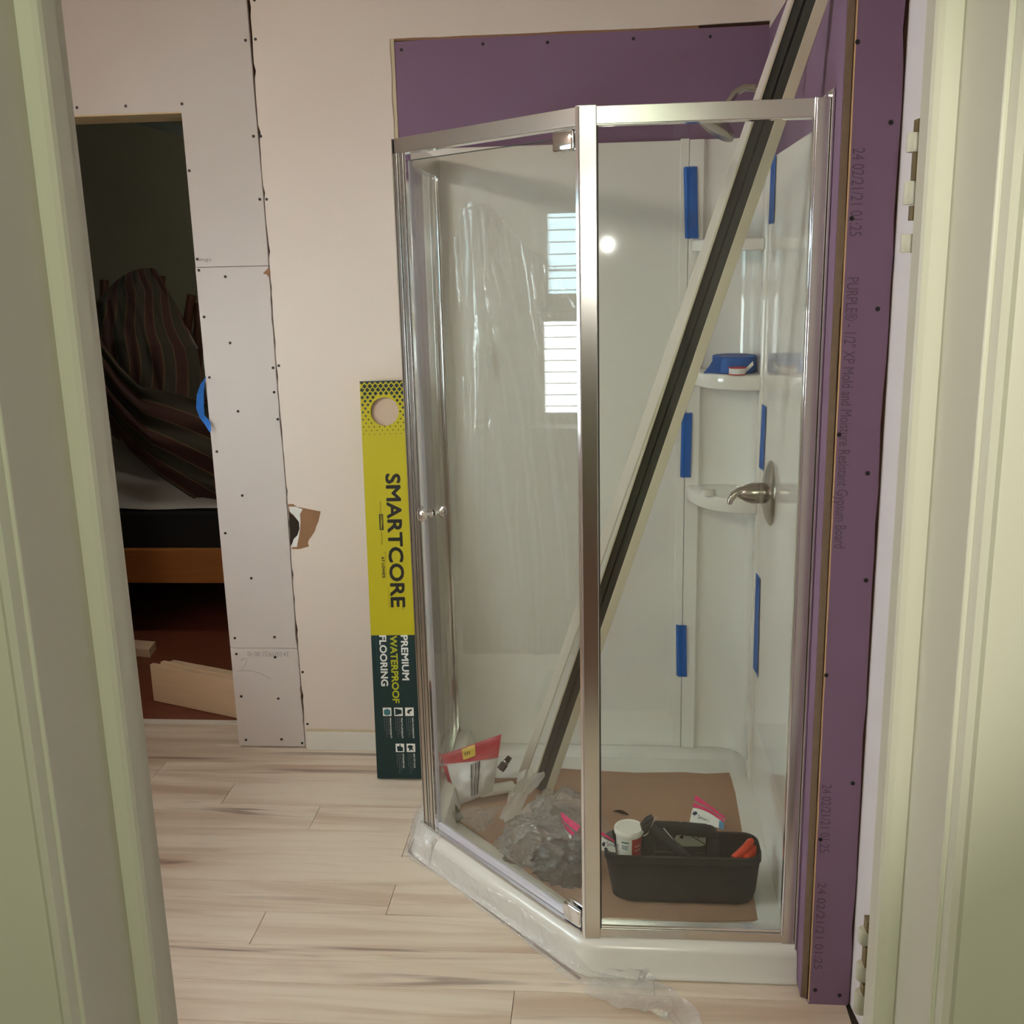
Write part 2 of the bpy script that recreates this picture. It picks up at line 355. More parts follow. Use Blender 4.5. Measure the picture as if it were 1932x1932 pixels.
# old painted wall around the purple patch
PL, PT = -.5755, 2.118
zs = [i/120*2.44 for i in range(121)]
left = [V((seam_x(z)+.0016+max(0, vn((z, 8, 2), 11))*.004+max(0, vn((z, 2, 2), 31)-.15)*.012, WALL-.001, z)) for z in zs]
edge = [V((PL-.012+vn((z, 5, 5), 14)*.0022, WALL-.001, z)) for z in zs if z < PT]
top = [V((x, WALL-.001, PT+.004+.006*max(0, (x-.15)/.3)+vn((x, 1, 9), 12)*.0022)) for x in [PL-.012+i/16*1.1 for i in range(17)]]
MB().prism([V((left[0].x, WALL-.001, 0))]+left[1:]+[V((.6, WALL-.001, 2.44)), V((.6, WALL-.001, top[-1].z))]+top[::-1]+edge[::-1], (0, .0132, 0)).build('painted_panel', 'paint', wb)
MB().box(PL-.02, PL-.001, WALL+.0015, WALL+.012, 0, PT+.004).build('gypsum_edge', 'gypsum', wb)
MB().box(PL-.02, .25, WALL+.004, WALL+.012, PT-.001, PT+.012).build('torn_paper_edge', 'kraft', wb)
pp = [V((PL, WALL+.003, 0)), V((.46, WALL+.003, 0)), V((.46, WALL+.003, PT+.002))]+[V((x, WALL+.003, PT-.001+.002*vn((x, 2, 2), 9))) for x in [.4-i*.06 for i in range(16)]]+[V((PL, WALL+.003, PT-.004))]
MB().prism(pp, (0, .009, 0)).build('purple_board', 'purple', wb)
# screws
def screw_mesh(r=.0042):
    b = MB(); b.lathe((0, 0, 0), (0, -1, 0), [(0, r), (.0009, r), (.0011, r*.6)], 10)
    PIV['tmp'] = V((0, 0, 0)); me = b.build('screw', 'screw'); COL.objects.unlink(me); me.location = (0, 0, 0)
    for v in me.data.vertices: v.co.y -= 0
    return me
SC = screw_mesh()
_zs = [v.co.z for v in SC.data.vertices]; _zc = (min(_zs)+max(_zs))/2
for v in SC.data.vertices: v.co.z -= _zc
for q in [(145, 203), (237, 200), (343, 196), (357, 322), (372, 489), (375, 510), (425, 522), (385, 598), (434, 647), (395, 712), (449, 776), (517, 740), (409, 852), (457, 935), (425, 1006), (474, 1091), (443, 1204), (518, 1202), (446, 1234), (519, 1240),
          (455, 1314), (525, 1318), (464, 1396), (531, 1395), (570, 1402), (463, 76), (482, 74), (478, 257), (492, 257), (490, 376), (503, 376), (515, 694), (526, 690), (524, 791), (571, 1268), (580, 1366), (480, 0)]:
    child_copy(SC, atY(*q, WALL-.0012), wb)
for q in [(757, 94), (911, 83), (1033, 80), (1195, 73), (1340, 69)]: child_copy(SC, atY(*q, WALL+.0018), wb)
# torn paper scar and hole
def flat(pts, d, name, m_, parent=wb, yy=WALL): return MB().prism([atY(*p, yy-d) for p in pts], (0, .0003, 0)).build(name, m_, parent)
flat([(543, 951), (553, 951), (560, 956), (605, 965), (601, 983), (597, 992), (594, 1002), (589, 1010), (583, 1018), (581, 1024), (583, 1031), (565, 1036), (551, 1036)], .0016, 'torn_kraft_scar', 'kraft')
flat([(545, 956), (558, 956), (571, 961), (566, 970), (567, 985), (566, 1000), (563, 1017), (560, 1032), (550, 1032), (552, 1015), (563, 1000), (561, 985), (555, 972), (547, 966)], .0021, 'torn_gypsum_scar', 'whiteprint')
flat([(545, 963), (549, 970), (558, 977), (564, 985), (565, 998), (561, 1010), (554, 1017), (551, 1026), (548, 1030)], .0024, 'wall_hole', 'dark')
flat([(496, 516), (507, 505), (509, 508), (508, 524), (503, 518)], .0008, 'torn_corner_scar', 'kraft')
# printed board marks
text('24 03/19/21 00:10', atY(545, 1230, WALL-.0006), -X, -Z, .135, .016, 'faint', wb, 'board_print')
text('lings', atY(374, 495, WALL-.0006), X, Z, .040, .0135, 'faint', wb, 'board_print')
pth = [atY(x, y, WALL-.0004) for x, y in [(447, 1266), (460, 1265), (475, 1266), (490, 1270), (503, 1277), (511, 1281)]]
MB().tube(pth, .0006, 4).build('pencil_mark', 'faint', wb)
pth = [atY(x, y, WALL-.0004) for x, y in [(455, 1265), (464, 1252), (466, 1243), (459, 1242), (454, 1247)]]
MB().tube(pth, .0006, 4).build('pencil_mark', 'faint', wb)
# stub of old baseboard
bb = root('baseboard_back', (-.75, WALL, 0), kind='structure')
MB().box(-.965, -.53, 3.098, 3.111, 0, .062).build('board', 'trimwhite', bb, bevel=.002)
z = [V((-.965+i/20*.435, 3.1035, .062+.006+.004*vn((i, 3, 3), .7))) for i in range(21)]
MB().prism([V((-.965, 3.1035, .0615)), V((-.53, 3.1035, .0615))]+z[::-1], (0, .0085, 0)).build('torn_caulk', 'gypsum', bb)

# ------------------------------------------------------------------ setting: right wing wall
wr = root('wall_right', (.45, 2.5, 0), kind='structure')
def skew(y0, y1, d0, d1, z0, z1): return [V((xs(y0)+d0, y0, z0)), V((xs(y1)+d0, y1, z0)), V((xs(y1)+d1, y1, z0)), V((xs(y0)+d1, y0, z0))], V((0, 0, z1-z0))
MB().prism(*skew(1.99, 3.14, .0135, .10, 0, 2.45)).build('stud_core', 'cavity', wr)
MB().prism(*skew(1.9855, 3.117, 0, .0125, 0.008, 2.108)).build('purple_board', 'purple', wr)
MB().prism(*skew(1.9855, 3.117, 0, .0125, 2.110, 2.45)).build('painted_panel', 'paint', wr)
m = MB(); b0 = xs(1.985)
for i in range(30):
    z0, z1 = i*.075+.012, (i+1)*.075+.012
    m.box(b0+.0008+.001*vn((i, 2, 2), .9), b0+.0132+.0015*vn((i, 7, 2), .8), 1.9832, 1.9856, z0, z1)
m.build('board_edge', 'core', wr)
EC = 1.975
lf = [V((.4215+.0012*vn((i, 4, 4), .8), EC, .004+i*.061)) for i in range(40)]
rt = [V((.501+.0045*vn((i, 6, 1), .45)-.002*(i % 7 == 3), EC, .004+i*.061)) for i in range(40)]
MB().prism([V((.419, EC, -.0))]+lf+rt[::-1]+[V((.500, EC, -.0))], (0, .0118, 0)).build('purple_end_board', 'purple', wr)
MB().box(.4203, .4220, EC+.0005, EC+.0125, .004, 2.42).build('paper_edge', mat('paper_edge', lin(205, 168, 124), .7, var=.1, scale=30), wr)
for q in [(1618, 79), (1681, 231), (1607, 412), (1656, 583), (1583, 820), (1637, 893), (1634, 1095), (1559, 1274), (1609, 1478), (1548, 1584), (1538, 1868), (1584, 1878)]:
    child_copy(SC, atY(*q, EC-.0006), wr)
def vtext(s, px0, px1, h):
    a, b = atY(*px0, EC-.0003), atY(*px1, EC-.0003); text(s, a, b-a, X, (b-a).length, h, 'faintp', wr, 'board_print')
vtext('24 02/21/21 01:25', (1609, 280), (1602, 446), .021)
vtext('PURPLE® - 1/2" XP Mold and Moisture Resistant Gypsum Board', (1591, 524), (1567, 1034), .028)
vtext('24 02/21/21 01:25', (1551, 1480), (1546, 1608), .019)
vtext('24 02/21/21 01:25', (1543, 1665), (1535, 1828), .017)
# white side wall between wing wall and doorway
def sx(y): return .5055+(1.975-y)*.10
MB().prism([V((sx(1.98), 1.98, -.0)), V((sx(.80), .80, 0)), V((.75, .80, 0)), V((.75, 1.98, 0))], (0, 0, 2.45)).build('wall_right_white', mat('white_wall', lin(226, 220, 222), .6, var=.02)).__setitem__('kind', 'structure')
MB().box(.50, .75, 1.98, 3.3, 0, 2.45).build('wall_right_fill', 'cavity').__setitem__('kind', 'structure')

# ------------------------------------------------------------------ setting: left wall with window, front wall with doorway
wl = root('wall_left', (-1.95, 1.9, 0), kind='structure')
WY0, WY1, WZ0, WZ1 = 1.55, 2.372, .905, 1.715
m = MB(); LX = -1.95
m.box(LX-.16, LX, .6, WY0, -.05, 2.5); m.box(LX-.16, LX, WY1, 3.2, -.05, 2.5); m.box(LX-.16, LX, WY0, WY1, -.05, WZ0); m.box(LX-.16, LX, WY0, WY1, WZ1, 2.5)
m.build('wall_panel', 'paint', wl)
wn = root('window_1', (LX, 1.9, WZ0), kind='structure')
m = MB()
for y0, y1 in ((WY0-.06, WY0), (WY1, WY1+.06)): m.box(LX, LX+.016, y0, y1, WZ0-.02, WZ1+.06)
m.box(LX, LX+.016, WY0-.06, WY1+.06, WZ1, WZ1+.07); m.build('casing', 'trimwhite', wn, bevel=.003)
MB().box(LX-.02, LX+.05, WY0-.09, WY1+.09, WZ0-.03, WZ0).build('sill', 'trimwhite', wn, bevel=.004)
def sash(x0, x1, z0, z1, name, pane, st=.028):
    m = MB(); m.box(x0, x1, WY0, WY0+st, z0, z1); m.box(x0, x1, WY1-st, WY1, z0, z1); m.box(x0, x1, WY0, WY1, z0, z0+(.042 if z0 < 1 else .09)); m.box(x0, x1, WY0, WY1, z1-.035, z1)
    f = m.build(name, 'trimwhite', wn, bevel=.002)
    xm = (x0+x1)/2; MB().box(xm-.002, xm+.002, WY0+st-.003, WY1-st+.003, z0+(.04 if z0 < 1 else .088), z1-.03).build('pane', pane, f)
sash(LX-.07, LX-.04, WZ0, 1.325, 'lower_sash', 'glass', .030)
sash(LX-.11, LX-.08, 1.30, WZ1, 'upper_sash', thin_glass('dusty_glass', (.62, .72, .74)), .045)
# neighbour's sided wall, seen only as the window's reflection in the shower door
nw = root('wall_neighbour', (-4.3, 2, 0), kind='structure')
MB().box(-4.6, -4.33, -3, 7, -.3, 3.6).build('sheathing', 'siding', nw)
for i in range(42):
    z0 = .1+i*.068
    MB().prism([V((-4.33, -3, z0)), V((-4.3135, -3, z0)), V((-4.3135, -3, z0+.006)), V((-4.320, -3, z0+.070)), V((-4.33, -3, z0+.070))], (0, 10, 0)).build('siding_board', 'siding', nw)
tag(MB().tube([V((-4.05, -2+i*.5, 1.72-.0+.05*math.sin(i*.9)+.012*(i-8)**2/6)) for i in range(18)], .006, 6).build('cable', 'wire'), 'thin black cable hanging across the white siding outside the window', 'cable')
MB().box(-9, -2.15, -6, 9, -.5, -.3).build('ground_outside', 'grass').__setitem__('kind', 'structure')
# front wall and doorway
DL, DR, Y0, Y1 = -.3895, .2215, .655, .805
m = MB(); m.box(-2.1, DL-.03, Y0+.015, Y1-.015, -.05, 2.5); m.box(DR+.03, 1.7, Y0+.015, Y1-.015, -.05, 2.5); m.box(DL-.03, DR+.03, Y0+.015, Y1-.015, 2.06, 2.5)
m.build('wall_front', 'paint').__setitem__('kind', 'structure')
dr = root('door_1', (0, .73, 0), kind='structure')
MB().box(DL-.02, DL, Y0, Y1, 0, 2.04).build('jamb', 'frame', dr, bevel=.0015)
MB().box(DR, DR+.02, Y0, Y1, 0, 2.04).build('jamb', 'frame', dr, bevel=.0015)
MB().box(DL-.02, DR+.02, Y0, Y1, 2.04, 2.06).build('head_jamb', 'frame', dr)
def stop(x, s):
    pr = [(0, .736), (.011, .736), (.0145, .7385), (.0158, .7425), (.0158, .7615), (0, .7615)]
    MB().prism([V((x+s*a, b, 0)) for a, b in pr], (0, 0, 2.03)).build('stop', 'frame', dr)
stop(DL, 1); stop(DR, -1)
MB().box(DL, DR, .736, .7615, 2.027, 2.04).build('stop', 'frame', dr)
def casing(x, s):
    pr = [(.0, Y0), (.002, Y0-.009), (.006, Y0-.012), (.010, Y0-.009), (.013, Y0-.0095), (.055, Y0-.016), (.062, Y0-.016), (.064, Y0+.002), (.064, Y0+.015), (.0, Y0+.015)]
    MB().prism([V((x+s*(a+.003), b, 0)) for a, b in pr], (0, 0, 2.1)).build('casing', 'frame', dr)
casing(DL, -1); casing(DR, 1)
# hinges left on the right jamb: leaf slots and painted knuckles
def hinge(dark, light, x, y):
    h = None
    for (z0, z1) in dark:
        m = MB().box(x-.0005, x+.010, y-.003, y+.008, z0, z1)
        if h is None: h = m.build('hinge', 'brass', dr)
        else: m.build('hinge_slot', 'brass', h)
    for (z0, z1) in light: MB().lathe((x, y+.004, z0), Z, [(0, .0052), (.001, .0058), (z1-z0-.001, .0058), (z1-z0, .0052)], 12).build('hinge_knuckle', 'frame', h, smooth=True)
HY = .813
hz = lambda q: atY(*q, HY).z
hinge([(hz((1737, 248)), hz((1737, 224))), (hz((1730, 340)), hz((1730, 287))), (hz((1722, 416)), hz((1722, 388)))],
      [(hz((1735, 286)), hz((1735, 249))), (hz((1725, 386)), hz((1725, 341))), (hz((1718, 477)), hz((1718, 441)))], atY(1730, 300, HY).x-.001, HY)
hinge([(hz((1637, 1757)), hz((1637, 1737))), (hz((1632, 1822)), hz((1632, 1785))), (hz((1627, 1875)), hz((1627, 1855)))],
      [(hz((1637, 1784)), hz((1637, 1758))), (hz((1630, 1853)), hz((1630, 1823))), (hz((1625, 1915)), hz((1625, 1876)))], atY(1632, 1800, HY).x, HY)

# ------------------------------------------------------------------ shower pan
pan = root('shower_pan', (-.03, 2.6, 0), 'white acrylic neo-angle shower pan with raised curb on the plank floor', 'shower pan')
V0, V1, V2, V3, V4 = V((xs(2.035)-.001, 2.035, 0)), V((xs(3.10), 3.108, 0)), V((-.515, 3.108, 0)), V((-.515, 2.503, 0)), V((-.052, 2.035, 0))
def sweep(path, prof):
    n = len(path); vs = []; fs = []; k = len(prof)
    for i, p in enumerate(path):
        d0 = (path[i]-path[i-1]).normalized() if i else None
        d1 = (path[i+1]-path[i]).normalized() if i < n-1 else None
        nl = lambda d: V((-d.y, d.x, 0))
        if d0 is None: off = nl(d1)
        elif d1 is None: off = nl(d0)
        else:
            o = (nl(d0)+nl(d1)).normalized(); off = o/o.dot(nl(d1))
        vs += [p+off*a+Z*b for a, b in prof]
    for i in range(n-1):
        for j in range(k): fs.append((i*k+j, i*k+(j+1) % k, (i+1)*k+(j+1) % k, (i+1)*k+j))
    fs += [tuple(range(k)), tuple(range((n-1)*k, n*k))[::-1]]
    return vs, fs
def arc_path(a, b, c, r, n=6):                   # rounds corner b
    d0, d1 = (a-b).normalized(), (c-b).normalized(); p, q = b+d0*r, b+d1*r
    return [p.lerp(b, t).lerp(b.lerp(q, t), t) for t in [i/n for i in range(n+1)]]
curb = [(-.004, 0), (-.007, .006), (-.004, .013), (.001, .018), (.005, .060), (.011, .072), (.024, .0805), (.075, .0815), (.084, .077), (.102, .03), (.107, .02), (.02, .0)]
path = [V2]+arc_path(V2, V3, V4, .03)+arc_path(V3, V4, V0, .035)+[V0]
MB().add(*sweep(path, curb)).build('curb', 'panwhite', pan, smooth=True)
fp = [V0+V((-.01, .05, 0)), V1, V2+V((.05, 0, 0)), V3+V((.06, .02, 0)), V4+V((.03, .07, 0))]
MB().prism([p+Z*.003 for p in fp], (0, 0, .020)).build('pan_floor', 'panwhite', pan)
led = [(0, 0), (0, .034), (.030, .034), (.040, .031), (.062, .0235), (.062, 0)]
ledge_path = [V0+V((0, .02, 0))]+[p for p in arc_path(V0, V1, V2, .02, 5)]+[V2+V((.02, 0, 0))]
led2 = [(0.0, 0), (0.0, .034), (.045, .034), (.056, .031), (.075, .0235), (.075, 0)]
MB().add(*sweep(ledge_path, led2)).build('wall_ledge', 'panwhite', pan, smooth=True)

# ------------------------------------------------------------------ surround panels
BP = 3.098
bp = root('shower_wall_panel', (-.13, BP, .034), 'large glossy white back panel of the shower surround', 'shower panel', 'shower surround panels')
MB().box(-.512, .2285, BP, BP+.014, .0345, 1.832).build('panel_sheet', 'acrylic', bp, bevel=.002)
MB().box(.205, .2285, BP-.004, BP-.0002, .0345, 1.836).build('edge_flange', 'acrylic', bp, bevel=.0015)
cu = root('corner_shelf_unit', (.33, 3.0, .034), 'narrow white corner unit with three curved shelves', 'shower panel', 'shower surround panels')
SXW = xs(2.88)-.011
front = [(.2232, BP-.002), (.2252, BP-.010), (.262, BP-.012), (.270, BP-.002), (.30, BP), (.335, BP-.001), (.372, BP-.012), (.398, BP-.04), (.409, BP-.08), (.4105, BP-.12), (.405, BP-.165), (.402, BP-.172), (.4035, BP-.205), (.410, BP-.212)]
front = [V((x+.006, y, 0)) for x, y in front]
back = [V((.4225, 2.884, 0)), V((.4285, 3.106, 0)), V((.2295, 3.106, 0))]
MB().prism([p+Z*.035 for p in front+back], (0, 0, 1.797)).build('corner_body', 'acrylic', cu, smooth=True)
def shelf(zt, h):
    a, b = V((.236, BP-.03, 0)), V((.4115, 2.888, 0)); ctrl = V((.262, 2.905, 0))
    arc = [a.lerp(ctrl, t).lerp(ctrl.lerp(b, t), t) for t in [i/14 for i in range(15)]]
    pts = [V((.236, BP-.005, 0))]+arc+[V((.417, 2.90, 0)), V((.424, 3.10, 0)), V((.25, 3.10, 0))]
    MB().prism([p+Z*(zt-h) for p in pts], (0, 0, h)).build('shelf', 'acrylic', cu, bevel=.006, segs=3, smooth=True)
shelf(1.568, .032); shelf(1.212, .042); shelf(.872, .042)
sp = root('shower_wall_panel', (.41, 2.5, .034), 'glossy white side panel of the shower surround carrying the mixer valve', 'shower panel', 'shower surround panels')
MB().prism(*skew(2.101, 2.880, -.012, -.001, .0345, 1.762)).build('panel_sheet', 'acrylic', sp, bevel=.0015)
def xp(y): return xs(y)-.0125                    # face of that panel
# wrinkled protective film still on the back panel
def fw(u, v):
    x = -.445+u*.40; z = .34+v*(1.34-1.1*max(0, x+.33)+.05*vn((x*9, 2, 7))-2.2*max(0, -.385-x))
    xx = x+.16*max(0, z-.9)*(1 if u > .25 else .2)
    r1 = 1-abs(vn((xx*13, z*1.1, 3))); r2 = 1-abs(vn((xx*30+4, z*2.5, 9)))
    f = .003+.010*r1**7+.006*r2**6+.0015*vn((x*50, z*16, 5)); e = 1
    return V((x+.02*vn((z*3, 1, 1)), BP-.0022-abs(f)*(.3+.7*e), z))
tag(MB().grid(fw, 110, 130).build('protective_film', 'filmthin', smooth=2), 'clear wrinkled protective film clinging to the white back panel', 'plastic film')

# ------------------------------------------------------------------ shower enclosure: frame, fixed glass, door
en = root('shower_enclosure', (-.05, 2.06, .08), 'aluminium framed neo-angle shower enclosure with clear glass door', 'shower enclosure')
ZB, ZT = .0815, 1.802
C0, C1 = V((-.478, 2.512, 0)), V((-.050, 2.066, 0))      # outer line of the angled side
D = (C1-C0).normalized(); N = V((-D.y, D.x, 0))          # N points into the shower
LD = (C1-C0).length
YF = 2.062
MB().box(-.016, .378, YF, YF+.028, 1.7705, ZT).build('header', 'chrome', en, bevel=.001)
MB().box(-.016, .378, YF-.001, YF+.028, 1.7685, 1.7705).build('header_bead', 'bright', en)
MB().obox(C0+D*.004+Z*1.7705, D*(LD-.004), N*.028, Z*.0315).build('header', 'chrome', en, bevel=.001)
MB().obox(C0+D*.030+Z*1.7685-N*.001, D*(LD-.030), N*.028, Z*.002).build('header_bead', 'bright', en)
MB().box(-.486, -.458, 2.535, 3.085, 1.752, ZT).build('header', 'chrome', en, bevel=.001)
# sills
MB().box(-.016, .378, YF, YF+.034, ZB, ZB+.022).build('sill', 'chrome', en, bevel=.001)
MB().box(-.016, .378, YF+.004, YF+.026, ZB+.022, ZB+.029).build('sill_bead', 'bright', en, bevel=.002)
MB().obox(C0+Z*ZB-N*.004, D*(LD-.004), N*.040, Z*.008).build('sill', 'chrome', en, bevel=.001)
MB().obox(C0+Z*(ZB+.008)+N*.010, D*(LD-.004), N*.006, Z*.006).build('sill_bead', 'bright', en, bevel=.001)
MB().box(-.486, -.462, 2.53, 3.085, ZB, ZB+.02).build('sill', 'chrome', en, bevel=.001)
# centre post with chamfered left flank
pp = [(-.0155, YF-.003), (-.0475, YF-.003), (-.054, YF+.003), (-.047, YF+.022), (-.040, YF+.034), (-.0155, YF+.034)]
MB().prism([V((x, y, ZB-.002)) for x, y in pp], (0, 0, ZT-ZB+.004)).build('post', 'chrome', en, bevel=.0012)
MB().prism([V((x, y, ZB)) for x, y in [(-.0492, YF-.0045), (-.0545, YF+.001), (-.0515, YF+.004), (-.0465, YF-.0015)]], (0, 0, ZT-ZB)).build('post_bead', 'bright', en)
MB().box(-.0155, -.0125, YF+.004, YF+.030, ZB+.02, 1.77).build('post_gasket', 'gasket', en)
# right wall jamb
MB().box(.3755, .4005, YF-.002, YF+.030, ZB-.004, ZT+.001).build('post', 'chrome', en, bevel=.001)
MB().tube([V((.3752, YF-.0005, ZB+.02)), V((.3752, YF-.0005, ZT))], .0028, 10).build('post_bead', 'polished', en, smooth=True)
MB().box(.4012, .4055, YF-.012, YF+.036, ZB-.010, ZT+.014).build('wall_channel', 'bright', en, bevel=.0006)
MB().box(.3925, .4012, YF+.008, YF+.034, ZB-.006, ZT+.006).build('wall_channel', 'bright', en, bevel=.0006)
# left corner post: ribbed extrusions
def rib(o, w, d, nm, mt, z0=ZB, z1=1.7705): MB().obox(C0+D*o+Z*z0, D*w, N*d, Z*(z1-z0)).build(nm, mt, en, bevel=.0008)
MB().obox(C0-D*.0035+V((-.002, 0, ZB-.02)), D*.003, N*.03, Z*(ZT-ZB+.02)).build('wall_channel', 'chrome', en)
rib(-.0005, .013, .020, 'post', 'chrome'); rib(.0175, .005, .016, 'post_rib', 'bright'); rib(.0255, .012, .022, 'post', 'chrome'); rib(.042, .0045, .014, 'post_rib', 'polished')
rib(.0125, .005, .012, 'post_gasket', 'gasket'); rib(.0225, .003, .012, 'post_gasket', 'gasket'); rib(.0375, .0045, .012, 'post_gasket', 'gasket')
# jamb of the return on the back wall
MB().box(-.490, -.470, 3.074, 3.0965, ZB-.045, ZT).build('post', 'chrome', en, bevel=.001)
MB().box(-.469, -.462, 3.068, 3.0965, ZB-.045, ZT-.03).build('post_rib', 'bright', en, bevel=.0008)
# fixed glass
MB().box(-.013, .3765, YF+.012, YF+.018, ZB+.024, 1.7705).build('fixed_glass', 'glass', en)
MB().box(-.477, -.471, 2.53, 3.078, ZB+.02, 1.7705).build('return_glass', 'glass', en)
# door
o = C0+D*.048+N*.010; dl = LD-.048-.012
dg = MB().obox(o+Z*(ZB+.022), D*dl, N*.006, Z*(1.752-ZB-.022)).build('door', 'glass', en)
m = MB(); m.obox(o+Z*1.752, D*dl, N*.006, Z*.0012); m.obox(o-D*.0012+Z*(ZB+.022), D*.0012, N*.006, Z*(1.752-ZB-.022)); m.build('glass_edge', 'glassedge', dg)
MB().obox(o+Z*(ZB+.008)-N*.002, D*dl, N*.010, Z*.018).build('door_sweep', 'sweep', dg, bevel=.002)
MB().obox(o-N*.001-D*.004+Z*(ZB+.012), D*.005, N*.009, Z*(1.74-ZB)).build('edge_seal', mat('clear_seal', lin(190, 188, 198), .2), dg)
def hbracket(z0, z1, nm):
    b = MB(); p = o+D*(dl-.058)
    b.obox(p-N*.012+Z*z0, D*.056, N*.010, Z*(z1-z0)); b.obox(p+N*.007+Z*z0, D*.056, N*.008, Z*(z1-z0))
    b.build(nm, 'polished', dg, bevel=.004, segs=3, smooth=True)
hbracket(1.7285, 1.7655, 'hinge_clamp'); hbracket(ZB+.010, ZB+.052, 'hinge_clamp')
kp = o+D*.026+Z*.942
for sgn, base in ((-1, kp), (1, kp+N*.006)):
    MB().lathe(base, N*sgn, [(0, .010), (.004, .010), (.005, .006), (.014, .0055), (.018, .010), (.022, .0155), (.028, .0165), (.032, .013), (.034, .004)], 20).build('knob', 'polished', dg, smooth=True)

# ------------------------------------------------------------------ valve and shower head on the side wall
YV = 2.655
mv = root('mixer_valve', (xp(YV), YV, .945), 'brushed nickel shower mixer with round plate and lever', 'mixer valve')
MB().lathe((xp(YV), YV, .945), -X, [(0, .082), (.003, .082), (.007, .078), (.012, .066), (.017, .045), (.019, .030)], 40).build('escutcheon', 'nickel', mv, smooth=True)
MB().lathe((xp(YV)-.018, YV, .945), -X, [(0, .026), (.014, .0265), (.0145, .025), (.016, .025), (.0165, .0265), (.03, .026), (.045, .0215), (.058, .014), (.066, .008), (.070, .003)], 28).build('handle', 'nickel', mv, smooth=True)
MB().tube([V((xp(YV)-.062, YV-.002, .952)), V((xp(YV)-.080, YV-.006, .951)), V((xp(YV)-.093, YV-.010, .944)), V((xp(YV)-.101, YV-.012, .931)), V((xp(YV)-.104, YV-.013, .920))], [.013, .010, .009, .0085, .006], 12).build('lever', 'nickel', mv, smooth=True)
YH = 2.655
sh = root('overhead_shower', (.41, YH, 1.86), 'curved nickel shower arm and head above the side panel', 'shower head')
pts = [(.412, 1.868), (.395, 1.872), (.37, 1.885), (.345, 1.900), (.320, 1.902), (.298, 1.890), (.283, 1.868), (.275, 1.845)]
MB().tube([V((x, YH, z)) for x, z in pts], .0085, 12).build('shower_arm', 'nickel', sh, smooth=True)
MB().lathe((xs(YH), YH, 1.868), -X, [(0, .028), (.004, .028), (.008, .014)], 20).build('arm_flange', 'nickel', sh, smooth=True)
hp = V((.277, YH, 1.845)); hd = V((-.55, -.12, -.80))
MB().lathe(hp, hd, [(-.01, .010), (.004, .013), (.012, .018), (.024, .040), (.030, .048), (.040, .049), (.043, .044)], 28).build('spray_head', 'nickel', sh, smooth=True)

# ------------------------------------------------------------------ blue masking tape strips over the two seams
def tape_back(p0, p1, label, w=.038, lean=0.):
    a, b = atY(*p0, BP-.007), atY(*p1, BP-.007)
    n = 12
    def f(u, v):
        c = a.lerp(b, v); e = (u-.5)*w; yy = BP-.0146
        yy = lerp(BP-.0064, BP-.0146, min(1, max(0, u/.2)))
        jag = .004*vn((u*9, v, 4)) if v in (0., 1.) else 0
        return V((c.x+e+.0, yy, c.z+jag))
    tag(MB().grid(f, 10, n).build('tape_strip', 'tape'), label, 'tape', 'blue tape over the panel seams')
tape_back((1302, 315), (1305, 450), 'wide blue tape strip highest on the left-hand seam below the top edge', .036)
tape_back((1296, 778), (1293, 900), 'wide blue tape strip halfway up the left-hand seam beside the lowest shelf', .030)
tape_back((1285, 1178), (1286, 1275), 'wide blue tape strip lowest on the left-hand seam', .031)
def tape_side(p0, p1, label, w0, w1):
    a, b = atX(*p0, xp(2.87)), atX(*p1, xp(2.87))
    def f(u, v):
        c = a.lerp(b, v); y = c.y+(u-.5)*lerp(w0, w1, v); return V((xp(y)-.0012-.006*max(0, (u-.5))*1.6, y, c.z+.003*vn((u*7, v*3, 1))))
    tag(MB().grid(f, 6, 14).build('tape_strip', 'tape'), label, 'tape', 'blue tape over the panel seams')
tape_side((1464, 287), (1459, 422), 'narrow blue tape strip highest on the right-hand seam beside the leaning trim', .058, .066)
tape_side((1445, 765), (1439, 886), 'narrow blue tape strip on the right-hand seam just above the mixer plate', .056, .060)
tape_side((1433, 1086), (1428, 1270), 'long narrow blue tape strip lowest on the right-hand seam', .058, .072)
# loose blue tape at the edge of the opening
edgep = [(387, 713), (378, 725), (371, 745), (370, 770), (376, 787), (386, 800), (396, 816)]
b = MB()
pts = [atY(x, y, WALL-.016) for x, y in edgep]; wd = [.004, .012, .018, .019, .012, .016, .004]
def f(u, v):
    i = min(5, int(v*6)); t = v*6-i; c = pts[i].lerp(pts[i+1], t); w = lerp(wd[i], wd[i+1], t)
    return V((c.x+(u)*w, c.y+.014*u*math.sin(v*3.1), c.z+.004*u))
tag(b.grid(f, 4, 18).build('loose_tape', 'tapehang'), 'loose bright blue tape curling from the edge of the doorless opening', 'tape')

# ------------------------------------------------------------------ things on the corner shelves
tr = root('tape_roll', (.345, 2.985, 1.212), 'roll of blue painter tape lying on the middle shelf', 'tape roll')
c = V((.352, 2.988, 1.2125))
MB().lathe(c, Z, [(0, .036), (0, .058), (.002, .060), (.043, .060), (.045, .058), (.045, .036)], 36).build('tape_winding', 'tape', tr, smooth=True)
MB().lathe(c+Z*.0005, Z, [(0, .030), (0, .036), (.0452, .036), (.0452, .033), (.004, .033), (.004, .030)], 30).build('cardboard_core', 'kraft', tr, smooth=True)
a = V((.316, 2.945, 1.214))
MB().prism([a+V((0, 0, 0)), a+V((-.052, -.004, 0)), a+V((-.036, -.002, .02)), a+V((-.022, 0, .043)), a+V((.01, -.006, .043))], (0, .003, 0)).build('tape_tail', 'tape', tr)
ts = root('thread_tape_spool', (.34, 2.925, 1.212), 'small white thread tape spool with red rims in front of the blue tape roll', 'tape spool')
